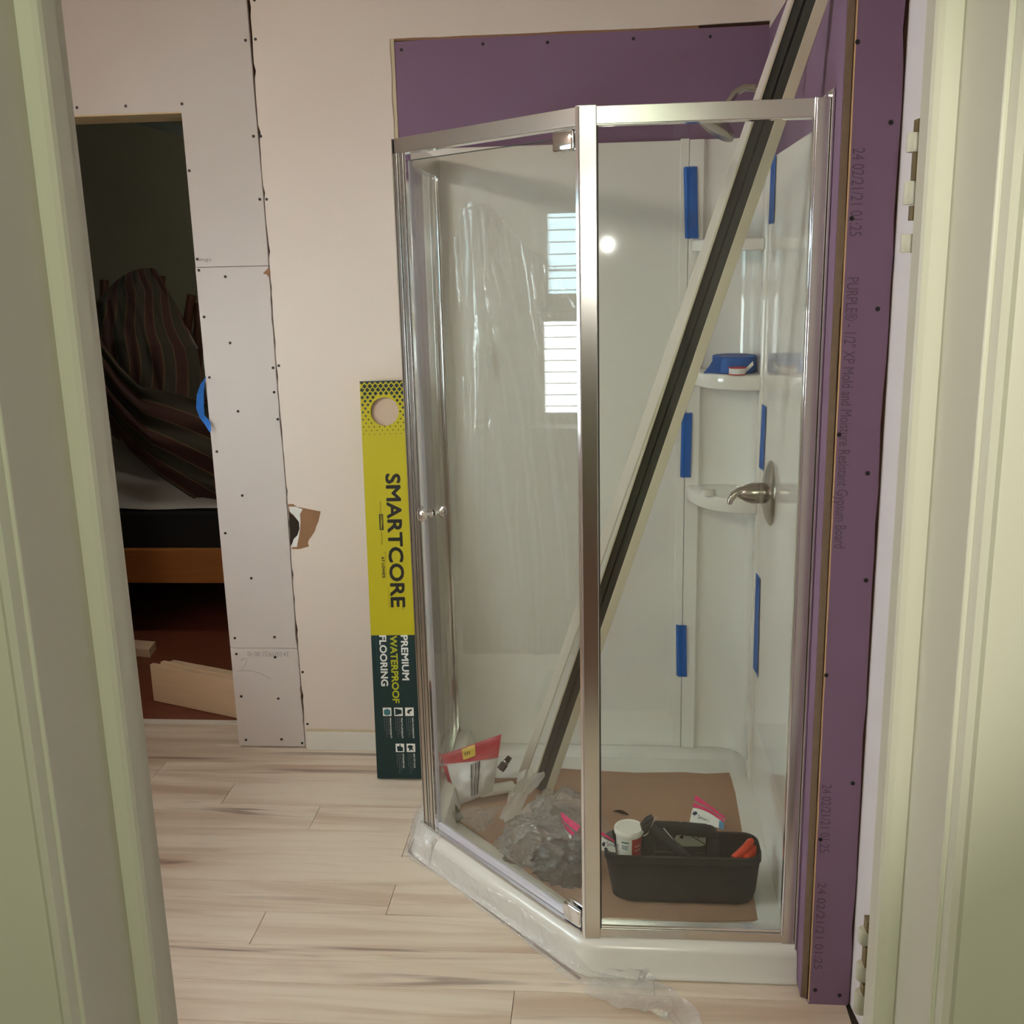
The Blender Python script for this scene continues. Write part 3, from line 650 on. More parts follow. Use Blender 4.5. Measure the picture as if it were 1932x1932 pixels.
c = V((.352, 2.918, 1.2125))
MB().lathe(c, Z, [(0, .022), (.018, .022)], 28).build('tape_winding', 'whiteprint', ts, smooth=True)
for z0 in (0, .0178): MB().lathe(c+Z*z0, Z, [(0, .0235), (.0028, .0235)], 28).build('spool_rim', 'red', ts, smooth=True)
def f(u, v): return V((lerp(.372, .394, u), 2.915+.01*v, 1.2205+.022*u+.010*v-.005))
MB().grid(f, 6, 2).build('tape_tail', 'whiteprint', ts)
ws = root('thread_tape_spool', (.28, 2.96, .872), 'small all white thread tape spool on the lowest shelf', 'tape spool')
c = V((.285, 2.958, .8725))
MB().lathe(c, Z, [(0, .019), (.016, .019)], 26).build('tape_winding', 'white', ws, smooth=True)
for z0 in (0, .016): MB().lathe(c+Z*z0, Z, [(0, .0195), (.0015, .0195)], 26).build('spool_rim', 'white', ws, smooth=True)

# ------------------------------------------------------------------ long trim pieces leaning across the shower
def lean(p0, p1, name, label, cat, parts):
    a = (p1-p0); L = a.length; a.normalize(); mid = (p0+p1)/2
    n = (CAM-mid).normalized(); u = a.cross(n).normalized(); u = -u if u.x < 0 else u; n = u.cross(a); n = n if n.dot(CAM-mid) > 0 else -n
    r = root(name, p0, label, cat)
    for nm, mt, x0, x1, d0, d1 in parts: MB().obox(p0+u*x0+n*d0, u*(x1-x0), n*(d1-d0), a*L).build(nm, mt, r, bevel=.0008, segs=1)
    return r
P0 = atZ(1023, 1489, .034); P1 = atY(1543, -42, 2.12)
lean(P0, P1, 'door_track', 'long cream channel with dark rubber groove leaning across the shower', 'trim', [
 ('back_plate', 'vinyl', -.031, .031, 0, .004), ('flange', 'vinyl', -.031, -.0265, .004, .014), ('flange', 'vinyl', .0095, .031, .004, .012),
 ('rubber_groove', 'gasket', -.0265, -.0105, .004, .009), ('rubber_groove', 'gasket', -.0065, .0095, .004, .009), ('rubber_seam', 'black', -.0105, -.0065, .004, .0065)])
Q0 = atZ(983, 1463, .034); Q1 = atY(1511, -42, 2.36)
lean(Q0, Q1, 'trim_strip', 'long white angle strip leaning behind the dark grooved channel', 'trim', [
 ('face_strip', 'vinylw', -.010, .013, 0, .004), ('return_flange', 'vinyl', .013, .016, -.018, .004)])

# ------------------------------------------------------------------ cardboard and everything lying in the pan
PF = .0235
cb = [(1045, 1451), (1120, 1456), (1200, 1460), (1290, 1459), (1330, 1462), (1376, 1460), (1381, 1475), (1386, 1494), (1394, 1507), (1391, 1520), (1400, 1560), (1412, 1600), (1425, 1660), (1440, 1738), (1300, 1741), (1138, 1742), (1090, 1712), (1000, 1650), (930, 1595), (858, 1545), (835, 1500), (900, 1470), (980, 1470)]
tag(MB().prism([atZ(x, y, PF+.001) for x, y in cb], (0, 0, .004)).build('cardboard_sheet', 'card'), 'brown cardboard sheet with torn right edge lining the shower floor', 'cardboard')
ZC = PF+.0052
tag(MB().grid(lambda u, v: atZ(1155+u*30+v*2, 1530+u*8-v*6*math.sin(u*3), ZC+.006*math.sin(u*3.1)), 6, 2).build('dark_chip', 'dark'), 'small dark chip lying on the cardboard behind the white tub', 'debris')
# tool caddy
cx = root('tool_caddy', (.18, 2.33, ZC), 'black plastic tool caddy with arched handle on the cardboard', 'tool caddy')
def rrect(x0, x1, y0, y1, r, n=5):
    out = []
    for (cx_, cy_, a0) in ((x1-r, y1-r, 0), (x0+r, y1-r, 90), (x0+r, y0+r, 180), (x1-r, y0+r, 270)):
        for k in range(n+1):
            t = math.radians(a0+90*k/n); out.append((cx_+r*math.cos(t), cy_+r*math.sin(t)))
    return out
CB = -.045
rings = []
for (x0, x1, y0, y1, r, z) in [(.035, .332, 2.278, 2.396, .03, ZC), (.016, .348, 2.268, 2.405, .038, ZC+.010), (.009, .353, 2.264, 2.41, .04, ZC+.03), (-.004, .359, 2.260, 2.42, .036, ZC+.108), (-.0045, .3595, 2.259, 2.421, .036, ZC+.112), (-.007, .362, 2.256, 2.424, .036, ZC+.115), (-.007, .362, 2.256, 2.424, .036, ZC+.132), (-.003, .358, 2.260, 2.42, .034, ZC+.135), (0, .355, 2.263, 2.417, .032, ZC+.132), (.012, .342, 2.272, 2.408, .03, ZC+.012)]:
    rings.append([V((x, y, z)) for x, y in rrect(x0, x1, y0, y1+CB, r)])
n = len(rings[0]); vs = [p for g in rings for p in g]
fs = [(i*n+k, i*n+(k+1) % n, (i+1)*n+(k+1) % n, (i+1)*n+k) for i in range(len(rings)-1) for k in range(n)]+[tuple(range(n))[::-1], tuple(range((len(rings)-1)*n, len(rings)*n))]
MB().add(vs, fs).build('caddy_body', 'caddy', cx, smooth=True)
yh = 2.315
MB().box(.088, .268, yh-.004, yh+.004, ZC+.012, ZC+.112).build('divider', 'caddy', cx)
hpts = [(.088, .10), (.088, .165), (.094, .182), (.112, .190), (.175, .189), (.240, .184), (.258, .176), (.264, .160), (.266, .10)]
b = MB(); path = [V((x, yh, ZC+z)) for x, z in hpts]
for i in range(len(path)-1):
    d = path[i+1]-path[i]; b.obox(path[i]-d*.02+V((0, -.014, 0))-Z.cross(Y)*0, d*1.04, (0, .028, 0), (V((-d.z, 0, d.x)).normalized()*-.026))
b.build('handle', 'caddy', cx, bevel=.006, segs=2, smooth=True)
# tub
tb = root('putty_tub', (.052, 2.30, ZC+.012), 'white plastic putty tub with red label and lid in the caddy', 'tub')
t0 = V((.052, 2.315, ZC+.115))
MB().lathe(t0-Z*.10, Z, [(0, .024), (.15, .0315)], 32).build('tub_body', 'white', tb, smooth=True)
MB().lathe(t0+Z*.048, Z, [(0, .0340), (.003, .0352), (.013, .0352), (.015, .034), (.015, .031), (.0135, .030)], 32).build('lid', 'white', tb, smooth=True)
def wrap(a0, a1, z0, z1, e=.0004):
    def f(u, v):
        t = math.radians(lerp(a0, a1, u)); zz = lerp(z0, z1, v); r = .026+(zz+.05)*.055+e; return t0+V((r*math.cos(t), r*math.sin(t), zz))
    return f
MB().grid(wrap(-78, 15, -.04, .045), 14, 2).build('red_label', mat('red_label', lin(168, 34, 30), .5), tb, smooth=2)
for i, (z0, w) in enumerate([(.034, 34), (.026, 32), (.022, 30), (.018, 30), (.0, 28), (-.006, 26), (-.016, 28)]):
    MB().grid(wrap(-125, -125+w, z0, z0+(.004 if i == 0 else .002)), 6, 1).build('label_line', 'teal', tb)
for z0, z1 in ((.022, .027), (.012, .016)): MB().grid(wrap(-64, -30, z0, z1, .0007), 6, 1).build('label_line', mat('pale_red_print', lin(214, 120, 110), .5), tb)
# long nosed tool with wire loop, lying over the caddy
ht = root('hand_tool', (.12, 2.31, ZC+.1), 'black gripped hand tool with a wire loop hooked over the caddy handle', 'hand tool')
a, b_ = atY(1222, 1556, 2.30), atY(1300, 1618, 2.285)
MB().tube([a, a.lerp(b_, .3), a.lerp(b_, .6), b_], [.010, .0125, .0115, .008], 12).build('grip', 'black', ht, smooth=True)
MB().tube([atY(1214, 1566, 2.292), atY(1212, 1556, 2.292), atY(1222, 1546, 2.295), atY(1231, 1541, 2.30)], [.004, .0065, .0075, .007], 10).build('jaw', 'black', ht, smooth=True)
MB().tube([atY(x, y, 2.287) for x, y in [(1214, 1578), (1222, 1573), (1228, 1560), (1233, 1547), (1238, 1541)]], .0016, 8).build('wire_loop', 'polished', ht, smooth=True)
MB().tube([atY(1252, 1563, 2.285), atY(1270, 1584, 2.285)], .0014, 8).build('wire_loop', 'polished', ht, smooth=True)
gc = root('blister_card', (.19, 2.37, ZC+.04), 'grey carded hardware pack standing in the caddy behind the handle', 'package')
q = [atY(x, y, 2.362) for x, y in [(1283, 1570), (1333, 1570), (1331, 1594), (1322, 1597), (1288, 1597), (1273, 1585)]]
MB().prism(q, (0, .006, 0)).build('card', 'greycard', gc)
MB().tube([atY(1295, 1572, 2.3612), atY(1332, 1594, 2.3612)], .0010, 4).build('card_fold', 'ink', gc)
MB().lathe(atY(1286, 1579, 2.3615), -Y, [(0, .0045), (.0006, .0045), (.0006, .002)], 14).build('card_mark', 'ink', gc)
for i in range(4): MB().tube([atY(1316+i*3.5, 1582-i*3, 2.3612), atY(1319+i*3.5, 1580-i*3, 2.3612)], .0009, 4).build('card_print', 'ink', gc)
pl = root('pliers', (.33, 2.33, ZC+.1), 'pliers with two orange handles leaning out of the caddy corner', 'pliers')
for p0, p1 in (((1385, 1620), (1420, 1584)), ((1403, 1622), (1427, 1598))):
    a, b_ = atY(*p0, 2.292), atY(*p1, 2.33)
    MB().tube([a, a.lerp(b_, .5)+V((.003, 0, -.001)), a.lerp(b_, .9), b_], [.0095, .0105, .009, .005], 12).build('handle_grip', 'orange', pl, smooth=True)
# zip bags with pink closures
def zbag(name_pts, z, label, text_at=None, tilt=0.):
    # name_pts: pixel corners tl, tr, br, bl of the bag; z heights of top and bottom edge
    zt, zb_ = z
    pt = (lambda q, k: atY(*q, -k)) if zt < 0 else (lambda q, k: atZ(*q, k))
    c = [pt(name_pts[0], zt), pt(name_pts[1], zt), pt(name_pts[2], zb_), pt(name_pts[3], zb_)]
    ctr = sum(c, V())/4
    r = root('zip_bag', (ctr.x, ctr.y, ZC), label, 'zip bag', 'zip bags in the shower')
    nrm = (c[1]-c[0]).cross(c[3]-c[0]).normalized(); nrm = nrm if nrm.dot(CAM-ctr) > 0 else -nrm
    def P(u, v, e=0.): return (c[0].lerp(c[1], u)).lerp(c[3].lerp(c[2], u), v)+nrm*(e+.010*math.sin(math.pi*u)*math.sin(math.pi*min(1, v*.9))+.003*vn((u*5, v*5, ctr.x*9)))
    MB().grid(lambda u, v: P(u, v), 14, 14).build('bag_film', 'zipfilm', r, smooth=2)
    return r, P
r, P = zbag([(1056, 1528), (1100, 1559), (1082, 1590), (1062, 1556)], (.115, .09), 'pink striped zip bag on the heap left of the centre post')
MB().grid(lambda u, v: P(.08+.86*u, .06+.36*v, .0016), 8, 4).build('pink_strip', 'pink', r)
MB().grid(lambda u, v: P(.10+.78*u, .54+.20*v, .0016), 8, 3).build('pink_strip', 'pink', r)
MB().grid(lambda u, v: P(.12+.7*u, .78+.22*v, .0012), 8, 3).build('white_band', 'whiteprint', r)
r, P = zbag([(1128, 1518), (1152, 1560), (1166, 1618), (1118, 1618)], (-2.33, -2.29), 'pink striped zip bag standing in the caddy between the centre post and the white tub')
MB().grid(lambda u, v: P(.0+1*u, .44+.06*v, .0016), 8, 2).build('pink_strip', 'pink', r)
MB().grid(lambda u, v: P(.05+.9*u, .55+.28*v, .0012), 8, 3).build('white_band', 'whiteprint', r)
a = P(.45, .70, .004); text('Smart', a, (P(.85, .66, .004)-a), (P(.45, .55, .004)-a), .032, .011, 'navy', r, 'bag_print')
MB().lathe(P(.36, .68, .003), P(.36, .68, .02)-P(.36, .68, .003), [(0, .006), (.0006, .006)], 5).build('bag_logo', 'navy', r)
r, P = zbag([(1313, 1500), (1368, 1541), (1366, 1568), (1300, 1556)], (.075, .045), 'pink striped zip bag lying on the cardboard behind the caddy handle')
MB().grid(lambda u, v: P(.0+1*u, .02+.17*v, .0016), 8, 2).build('pink_strip', 'pink', r)
MB().grid(lambda u, v: P(.0+1*u, .28+.14*v, .0016), 8, 2).build('pink_strip', 'pink', r)
MB().grid(lambda u, v: P(.0+.9*u, .44+.5*v, .0010), 8, 4).build('white_band', 'whiteprint', r)
MB().grid(lambda u, v: P(.86+.14*u, .5+.45*v, .0018), 3, 4).build('blue_corner', 'bluep', r)
a = P(.24, .80, .003); text('Smart', a, (P(.55, .82, .003)-a), (P(.24, .62, .003)-a), .034, .013, 'navy', r, 'bag_print')
MB().lathe(P(.12, .62, .002), P(.12, .62, .02)-P(.12, .62, .002), [(0, .008), (.0006, .008)], 5).build('bag_logo', 'navy', r)
# crumpled bags and films
def blob(name, ctr, rx, ry, rz, seed, m_, label, amp=.35, sc=2.4, sub=4, floor_z=ZC):
    bm = bmesh.new(); bmesh.ops.create_icosphere(bm, subdivisions=sub, radius=1); vs = []
    for v in bm.verts:
        p = v.co.copy(); q0 = p*sc+V((seed, seed*2, 0))
        k = 1+amp*(.35-abs(noise.noise(q0)))+.16*(1-abs(noise.noise(q0*1.7)))**5-.12+.10*(1-abs(noise.noise(V((q0.x*4, q0.y*4, q0.z*2)))))**6
        q = V((ctr[0]+p.x*rx*k, ctr[1]+p.y*ry*k, ctr[2]+p.z*rz*k)); q.z = max(q.z, floor_z+.0006); vs.append(q)
    fs = [tuple(v.index for v in f.verts) for f in bm.faces]; bm.free()
    b = MB(); b.add(vs, fs); return tag(b.build(name, m_, smooth=2, fix=False), label, 'plastic bag')
blob('plastic_bag', atZ(1018, 1590, .055), .10, .085, .058, 3.1, 'bagfilm', 'crumpled greyish plastic bag heaped at the foot of the door', .45, 1.6, 6)
blob('plastic_bag', atZ(1068, 1632, .05), .078, .07, .062, 9.4, thin_glass('dull_bag_film', (.66, .62, .57), .16, 1.7, .16, (.40, .37, .33), .7), 'dull grey sack slumped behind the lower door hinge', .3, 1.3, 6)
blob('plastic_bag', atZ(1060, 1535, .05), .075, .07, .06, 5.7, 'bagfilm', 'smoky crumpled bag under the pink zip bag left of the centre post', .45, 1.5, 6)
def filmgrid(c, label, seed, zz, name='film_scrap', m_='scrapfilm'):
    p = [atZ(*q, z_) for q, z_ in zip(c, zz)]
    def f(u, v): q = p[0].lerp(p[1], u).lerp(p[3].lerp(p[2], u), v); return q+V((.012*vn((u*4, v*4, seed)), .012*vn((u*4, v*4, seed+5)), .018*abs(vn((u*3, v*5, seed+9)))+.006*vn((u*14, v*14, seed))))
    return tag(MB().grid(f, 22, 22).build(name, m_, smooth=2), label, 'plastic film')
filmgrid([(985, 1455), (1031, 1462), (962, 1556), (940, 1545)], 'clear crinkled film scrap over the foot of the leaning trim', 2.2, (.12, .10, .035, .045))
filmgrid([(965, 1542), (1030, 1500), (1045, 1530), (972, 1592)], 'pale film scrap between the trim foot and the grey bag', 7.7, (.05, .06, .05, .035))
filmgrid([(845, 1535), (950, 1520), (925, 1560), (905, 1572)], 'greenish film scrap in front of the red bag', 4.4, (.05, .06, .04, .035), m_='bagfilm')
# red and white pack in the far left corner
rb = root('red_pack', (-.37, 2.78, ZC), 'red topped clear pack with yellow label slumped in the left corner', 'package')
e0, e1 = atY(836, 1436, 2.80), atY(944, 1398, 2.80); e3 = atY(862, 1520, 2.72); e2 = atY(930, 1492, 2.73)
def pk(u, v, e=0.):
    q = e0.lerp(e1, u).lerp(e3.lerp(e2, u), v); t = max(0., math.sin(math.pi*(.04+.92*u)))**.6*max(0., math.sin(math.pi*(.04+.92*v)))**.6
    return q+V((.15, -.92, .35)).normalized()*(e+.044*t+.004*vn((u*6, v*6, 2)))
MB().grid(lambda u, v: pk(u, v), 22, 22).build('clear_front', 'bagwhite', rb, smooth=2)
MB().grid(lambda u, v: pk(u, v)-V((.15, -.92, .35)).normalized()*(.06*max(0., math.sin(math.pi*u))*max(0., math.sin(math.pi*v))), 14, 14).build('back_panel', 'redbag', rb, smooth=2)
MB().grid(lambda u, v: pk(.0+u, -.14+v*(.20+.26*u), .003), 20, 6).build('red_top', 'redbag', rb, smooth=2)
MB().grid(lambda u, v: pk(.34+.22*u, -.12+.22*v, .006), 8, 4).build('yellow_label', 'label', rb, smooth=2)
MB().grid(lambda u, v: pk(-.03+.07*u, .1+.72*v, .002), 4, 10).build('red_side', 'redbag', rb, smooth=2)
for i, (u0, w) in enumerate([(.46, .02), (.50, .012), (.54, .02), (.58, .012), (.61, .03)]):
    MB().grid(lambda u, v: pk(u0+w*u-.06*v, .24+.66*v, .003), 2, 10).build('barcode_bar', 'ink', rb, smooth=2)
for i in range(3): MB().grid(lambda u, v: pk(.38+.035*i+.014*u, -.05+.08*v, .0075), 2, 2).build('label_glyph', 'ink', rb)
tag(MB().prism([atZ(826, 1490, .06), atZ(838, 1484, .075), atZ(874, 1540, .04), atZ(858, 1552, .032)], (0, 0, -.006)).build('olive_strip', 'olive'), 'dull olive flat strip standing in the left corner of the pan', 'strip')
tb2 = root('sealant_tube', (-.28, 2.72, ZC), 'white sealant tube lying under clear film beside the red pack', 'tube')
a, b_ = atZ(918, 1492, .055), atZ(966, 1484, .05)
MB().lathe(a, b_-a, [(-.02, .014), (-.018, .0165), ((b_-a).length, .0165), ((b_-a).length+.003, .015)], 24).build('tube_body', 'white', tb2, smooth=True)
MB().lathe(b_+(b_-a).normalized()*.002, b_-a, [(0, .006), (.03, .003)], 12).build('nozzle', 'white', tb2, smooth=True)
tk = root('dark_fitting', (-.25, 2.82, ZC), 'small dark metal fitting behind the red pack', 'fitting')
a, b_ = atZ(944, 1452, .05), atZ(962, 1428, .085)
MB().tube([a, a.lerp(b_, .45), a.lerp(b_, .5), b_], [.012, .012, .009, .008], 10).build('fitting_body', 'dark', tk, smooth=True)
MB().tube([a.lerp(b_, .55), a.lerp(b_, .66)], .0105, 10).build('fitting_ring', 'nickel', tk, smooth=True)

# ------------------------------------------------------------------ plastic film over the curb, trailing onto the floor
cprof = [(-.030, .003), (-.010, .004), (-.009, .014), (-.002, .022), (.002, .060), (.008, .076), (.022, .085), (.040, .0865)]
def along(prof, t):
    t *= len(prof)-1; i = min(len(prof)-2, int(t)); return lerp(prof[i][0], prof[i+1][0], t-i), lerp(prof[i][1], prof[i+1][1], t-i)
fpath = [V3+V((0, .12, 0))]+arc_path(V3+V((0, .3, 0)), V3, V4, .03)+arc_path(V3, V4, V0, .035)+[V4+V((.19, 0, 0))]
def dens(path):
    L = [0]
    for i in range(1, len(path)): L.append(L[-1]+(path[i]-path[i-1]).length)
    return L
FL_ = dens(fpath)
def onpath(s):
    s *= FL_[-1]
    for i in range(1, len(fpath)):
        if s <= FL_[i] or i == len(fpath)-1:
            t = (s-FL_[i-1])/max(1e-9, FL_[i]-FL_[i-1]); d = (fpath[i]-fpath[i-1]).normalized(); return fpath[i-1].lerp(fpath[i], t), V((-d.y, d.x, 0))
def drape(u, v):
    p, n_ = onpath(u); hi = .97 if u < .22 else (.60+.10*vn((u*6, 1, 1))); lo = .12+.10*vn((u*5, 3, 3)) if u < .75 else .0
    e = max(0., min(1., (u-.74)/.26)); hi = lerp(hi, .04, e); lo = lo*(1-e)
    a, z_ = along(cprof, lerp(lo, hi, v))
    k = .005*vn((u*22, v*3, 1))+.0045*(1-abs(vn((u*26+v*3, v*2.2, 4))))**6+.0025*(1-abs(vn((u*60-v*4, v*5, 8))))**5
    return p+n_*(a-abs(k)-.002)+Z*(max(.0015, z_)+.5*abs(k))
pf = MB().grid(drape, 280, 40)
tail = [atZ(1140, 1838, .01), atZ(1190, 1872, .006), atZ(1235, 1886, .006), atZ(1275, 1905, .008), atZ(1315, 1960, .006)]
def trail(u, v):
    s = u*4; i = min(3, int(s)); c = tail[i].lerp(tail[i+1], s-i); d = (tail[i+1]-tail[i]).normalized(); n_ = V((-d.y, d.x, 0))
    w = lerp(.15, .05, u)+.012*vn((u*4, 2, 2))
    q = c+n_*(v-.5)*w
    h = .003+.018*abs(vn((u*4, v*2.2, 6)))+.007*(1-abs(vn((u*3.5+v, v*2, 2))))**4
    if q.y > 2.02: h += min(.02, max(0, (q.y-2.02))*1.5)
    return V((q.x, min(q.y, 2.026), h))
pf.grid(trail, 110, 40)
tag(pf.build('plastic_film', 'film', smooth=2), 'crinkled clear plastic film draped over the angled curb and trailing on the floor', 'plastic film')

# ------------------------------------------------------------------ flooring carton leaning on the back wall
fb = root('flooring_carton', (-.61, 2.95, 0), 'tall chartreuse and dark green flooring carton leaning on the wall beside the shower', 'carton')
b0 = V((-.694, 2.905, .0068)); t0_ = V((-.713, 3.056, 1.192)); WU = (t0_-b0).normalized(); BU = V((1, 0, 0)); BU = (BU-WU*BU.dot(WU)).normalized(); BN = -WU.cross(BU); BN = BN if BN.y < 0 else -BN
BW, BL, BT = .178, (t0_-b0).length, .044
def bx(u, w, e=0.): return b0+BU*u+WU*w+BN*e
SPLIT = .370*BL
MB().obox(bx(.001, .001, -BT), BU*(BW-.002), WU*(BL-.002), BN*(BT-.012)).build('carton_body', 'boxyel', fb)
MB().obox(bx(.03, BL-.17, -.0125), BU*.12, WU*.15, BN*.003).build('plank_inside', 'plank', fb)
for (w0, w1, mt, nm) in ((0, SPLIT, 'boxgrn', 'green_sleeve'),):
    MB().obox(bx(0, w0, -BT), BU*BW, WU*(w1-w0), BN*BT).build(nm, mt, fb, bevel=.0015)
# yellow front with a round finger hole
HC = ((.070), BL-.089, .0415)
bm = bmesh.new(); outer = [bm.verts.new(bx(u, w)) for u, w in ((0, SPLIT), (BW, SPLIT), (BW, BL), (0, BL))]
inner = [bm.verts.new(bx(HC[0]+HC[2]*math.cos(t), HC[1]+HC[2]*math.sin(t))) for t in [2*math.pi*k/32 for k in range(32)]]
ed = [bm.edges.new((g[i], g[(i+1) % len(g)])) for g in (outer, inner) for i in range(len(g))]
bmesh.ops.triangle_fill(bm, edges=ed, use_beauty=True); bm.verts.index_update()
vs = [v.co.copy() for v in bm.verts]; fs = [tuple(v.index for v in f.verts) for f in bm.faces]; bm.free()
b = MB(); b.add(vs, fs)
k0 = len(b.v); ring = [bx(HC[0]+HC[2]*math.cos(t), HC[1]+HC[2]*math.sin(t)) for t in [2*math.pi*k/32 for k in range(32)]]
b.add(ring+[p-BN*.004 for p in ring], [(i, (i+1) % 32, 32+(i+1) % 32, 32+i) for i in range(32)])
oc = [bx(u, w) for u, w in ((0, SPLIT), (BW, SPLIT), (BW, BL), (0, BL))]
b.add(oc+[p-BN*.012 for p in oc], [(i, (i+1) % 4, 4+(i+1) % 4, 4+i) for i in range(4)])
b.build('yellow_sleeve', 'boxyel', fb)
# diamond halftone
b = MB(); rowsd = [(1.0, .0052), (.955, .0062), (.91, .0060), (.865, .0056), (.82, .0050), (.775, .0045), (.73, .0040), (.69, .0036), (.645, .0032), (.60, .0029), (.555, .0026), (.51, .0023), (.46, .0020), (.41, .0018), (.35, .0015)]
wtop, wlen = BL-.004, .150
for k, (h, r) in enumerate(rowsd):
    w = wtop-(k/14)*wlen
    for j in range(12):
        u = .006+j*.0158+(.0079 if k % 2 else 0)
        if u > BW-.004: continue
        if (u-HC[0])**2+(w-HC[1])**2 < (HC[2]+r)**2: continue
        rr = r*1.15
        b.add([bx(u-rr, w, .0004), bx(u, min(BL, w+rr), .0004), bx(u+rr, w, .0004), bx(u, w-rr, .0004)], [(0, 3, 2, 1)])
b.add([bx(0, BL-.003, .0003), bx(BW, BL-.003, .0003), bx(BW, BL, .0003), bx(0, BL, .0003)], [(0, 1, 2, 3)])
b.build('diamond_print', 'boxgrn', fb)
DN = -WU
def w_at(py):                                    # height along the carton of a photo row
    lo, hi = 0., BL
    for _ in range(40):
        mid = (lo+hi)/2; q = bx(.05, mid)-CAM; y = 966-F_PX*q.dot(CU)/q.dot(FWD)
        if y > py: lo = mid
        else: hi = mid
    return lo
def btext(s, py0, py1, u, h, mt, bold=.0, nm='printed_text'):
    a = w_at(py0); l = a-w_at(py1); return text(s, bx(u, a, .0), DN, BU, l, h, mt, fb, nm, bold)
btext('SMARTCORE', 895, 1145, .0655, .0415, 'ink', .045, 'brand_lettering')
btext('®', 1142, 1150, .0985, .006, 'ink')
btext('featuring', 946, 968, .043, .006, 'ink')
a = w_at(970); l = a-w_at(1000)
b = MB(); b.add([bx(.0405, a, .0003), bx(.0405, a-l, .0003), bx(.0525, a-l, .0003), bx(.0525, a, .0003)], [(0, 1, 2, 3)]); b.build('logo_block', 'ink', fb, fix=False)
text('COREtec', bx(.0438, a-.003, .0002), DN, BU, l-.006, .0062, 'boxyel', fb, 'logo_lettering', .05)
btext('technology', 1003, 1028, .043, .006, 'ink')
btext('EXCLUSIVELY', 1041, 1092, .0535, .0022, 'ink')
btext("AT LOWE'S", 1050, 1090, .0425, .0085, 'ink', .05)
btext('A WATERPROOF FLOOR', 1108, 1146, .0585, .0022, 'ink')
btext('PREMIUM', 1199, 1283, .0905, .0200, 'whiteprint', .045, 'brand_lettering')
btext('WATERPROOF', 1200, 1326, .0580, .0200, 'chart', .045, 'brand_lettering')
btext('FLOORING', 1199, 1294, .0255, .0205, 'whiteprint', .045, 'brand_lettering')
btext('High performance vinyl flooring for every room', 1199, 1272, .0145, .0030, 'teal')
def icon(py, u, kind):
    w = w_at(py); s = .026
    t = b = MB(); b.add([bx(u, w, .0004), bx(u, w-s, .0004), bx(u+s, w-s, .0004), bx(u+s, w, .0004)], [(0, 1, 2, 3)])
    o = b.build('icon_square', 'whiteprint', fb, fix=False)
    def P(a, c): return bx(u+s*c, w-s*a, .0008)
    shp = {'shield': [(.12, .5), (.3, .12), (.75, .12), (.9, .3), (.9, .7), (.75, .88), (.3, .88)], 'road': [(.1, .12), (.9, .12), (.72, .88), (.28, .88)], 'drop': [(.15, .8), (.4, .75), (.5, .5), (.8, .55), (.6, .2), (.3, .3)],
           'hand': [(.2, .2), (.45, .1), (.55, .3), (.9, .25), (.7, .55), (.9, .85), (.5, .65), (.3, .8), (.15, .5)], 'roll': [(.3, .15), (.9, .2), (.9, .85), (.4, .85), (.35, .6), (.1, .6), (.1, .45), (.3, .45)]}[kind]
    b = MB(); b.add([P(*q) for q in shp], [tuple(range(len(shp)))]); b.build('icon_shape', 'boxgrn' if kind != 'shield' else 'teal', o, fix=False)
for py, u, kd, tx in ((1335, .0945, 'drop', '100% WATERPROOF'), (1335, .0610, 'road', 'TRUE TO LIFE BEAUTY'), (1335, .0265, 'shield', 'PREMIUM DURABILITY'), (1403, .0945, 'hand', 'EASY DIY CLICK'), (1403, .0610, 'roll', 'ATTACHED PAD')):
    icon(py, u, kd)
    btext(tx, py+19, py+58 if 'DIY' not in tx and 'PAD' not in tx else py+46, u+.0200, .0042, 'whiteprint', .04)
    for j, ln in enumerate((38, 48, 30)): btext('family friendly floor for every home'[:18+j*4], py+19, py+19+ln*.8, u+.0135-j*.0058, .0028, 'faint')

# ------------------------------------------------------------------ bedroom seen through the opening
pd = atZ(450, 1356)-atZ(290, 1322); pd.z = 0; pd.normalize(); pn = V((-pd.y, pd.x, 0)); pb = atZ(290, 1322)
for k, (lab, off, sh_, h) in enumerate((('front pine board lying on edge on the bedroom floor', 0, 0, .140), ('middle pine board of the stack lying on edge', .0215, .03, .146), ('rear pine board of the stack lying on edge', .044, .055, .144))):
    tag(MB().obox(pb+pn*off+pd*sh_, pd*(.475-sh_), pn*.019, Z*h).build('pine_board', 'pine', bevel=.0015), lab, 'board', 'pine boards past the opening')
a = atZ(283, 1241); tag(MB().obox(a, V((-.30, .06, 0)), V((-.012, .09, 0)), Z*.035).build('wood_offcut', 'pine', bevel=.001), 'short pale wood offcut on the bedroom floor beyond the pine boards', 'offcut')
bd = root('bed', (-2.0, 4.8, 0), 'low wooden bed with black box spring and grey mattress in the dark room', 'bed')
MB().box(-2.95, -1.05, 4.19, 4.225, .215, .362).build('side_rail', 'redwood', bd, bevel=.003)
MB().box(-2.92, -1.08, 4.23, 5.55, .24, .525).build('box_spring', 'bedblack', bd, bevel=.02)
def shf(u, v):
    x = lerp(-2.95, -1.05, u); y = lerp(4.235, 5.55, v); z_ = .53+.30*min(1, v*2.2)**.6*(1-.55*u); return V((x, y, z_+.015*vn((x*4, y*4, 1))))
MB().grid(shf, 24, 16).build('mattress_cover', 'sheet', bd, smooth=2)
for x in (-2.9, -1.12): MB().box(x, x+.06, 4.19, 4.25, 0, .215).build('bed_leg', 'redwood', bd)
lc = [(204, 546, 4.95), (180, 570, 4.8), (180, 640, 4.62), (196, 735, 4.5), (212, 822, 4.42)]
rc = [(296, 510, 4.95), (326, 566, 4.85), (372, 660, 4.65), (400, 800, 4.5), (420, 962, 4.38)]
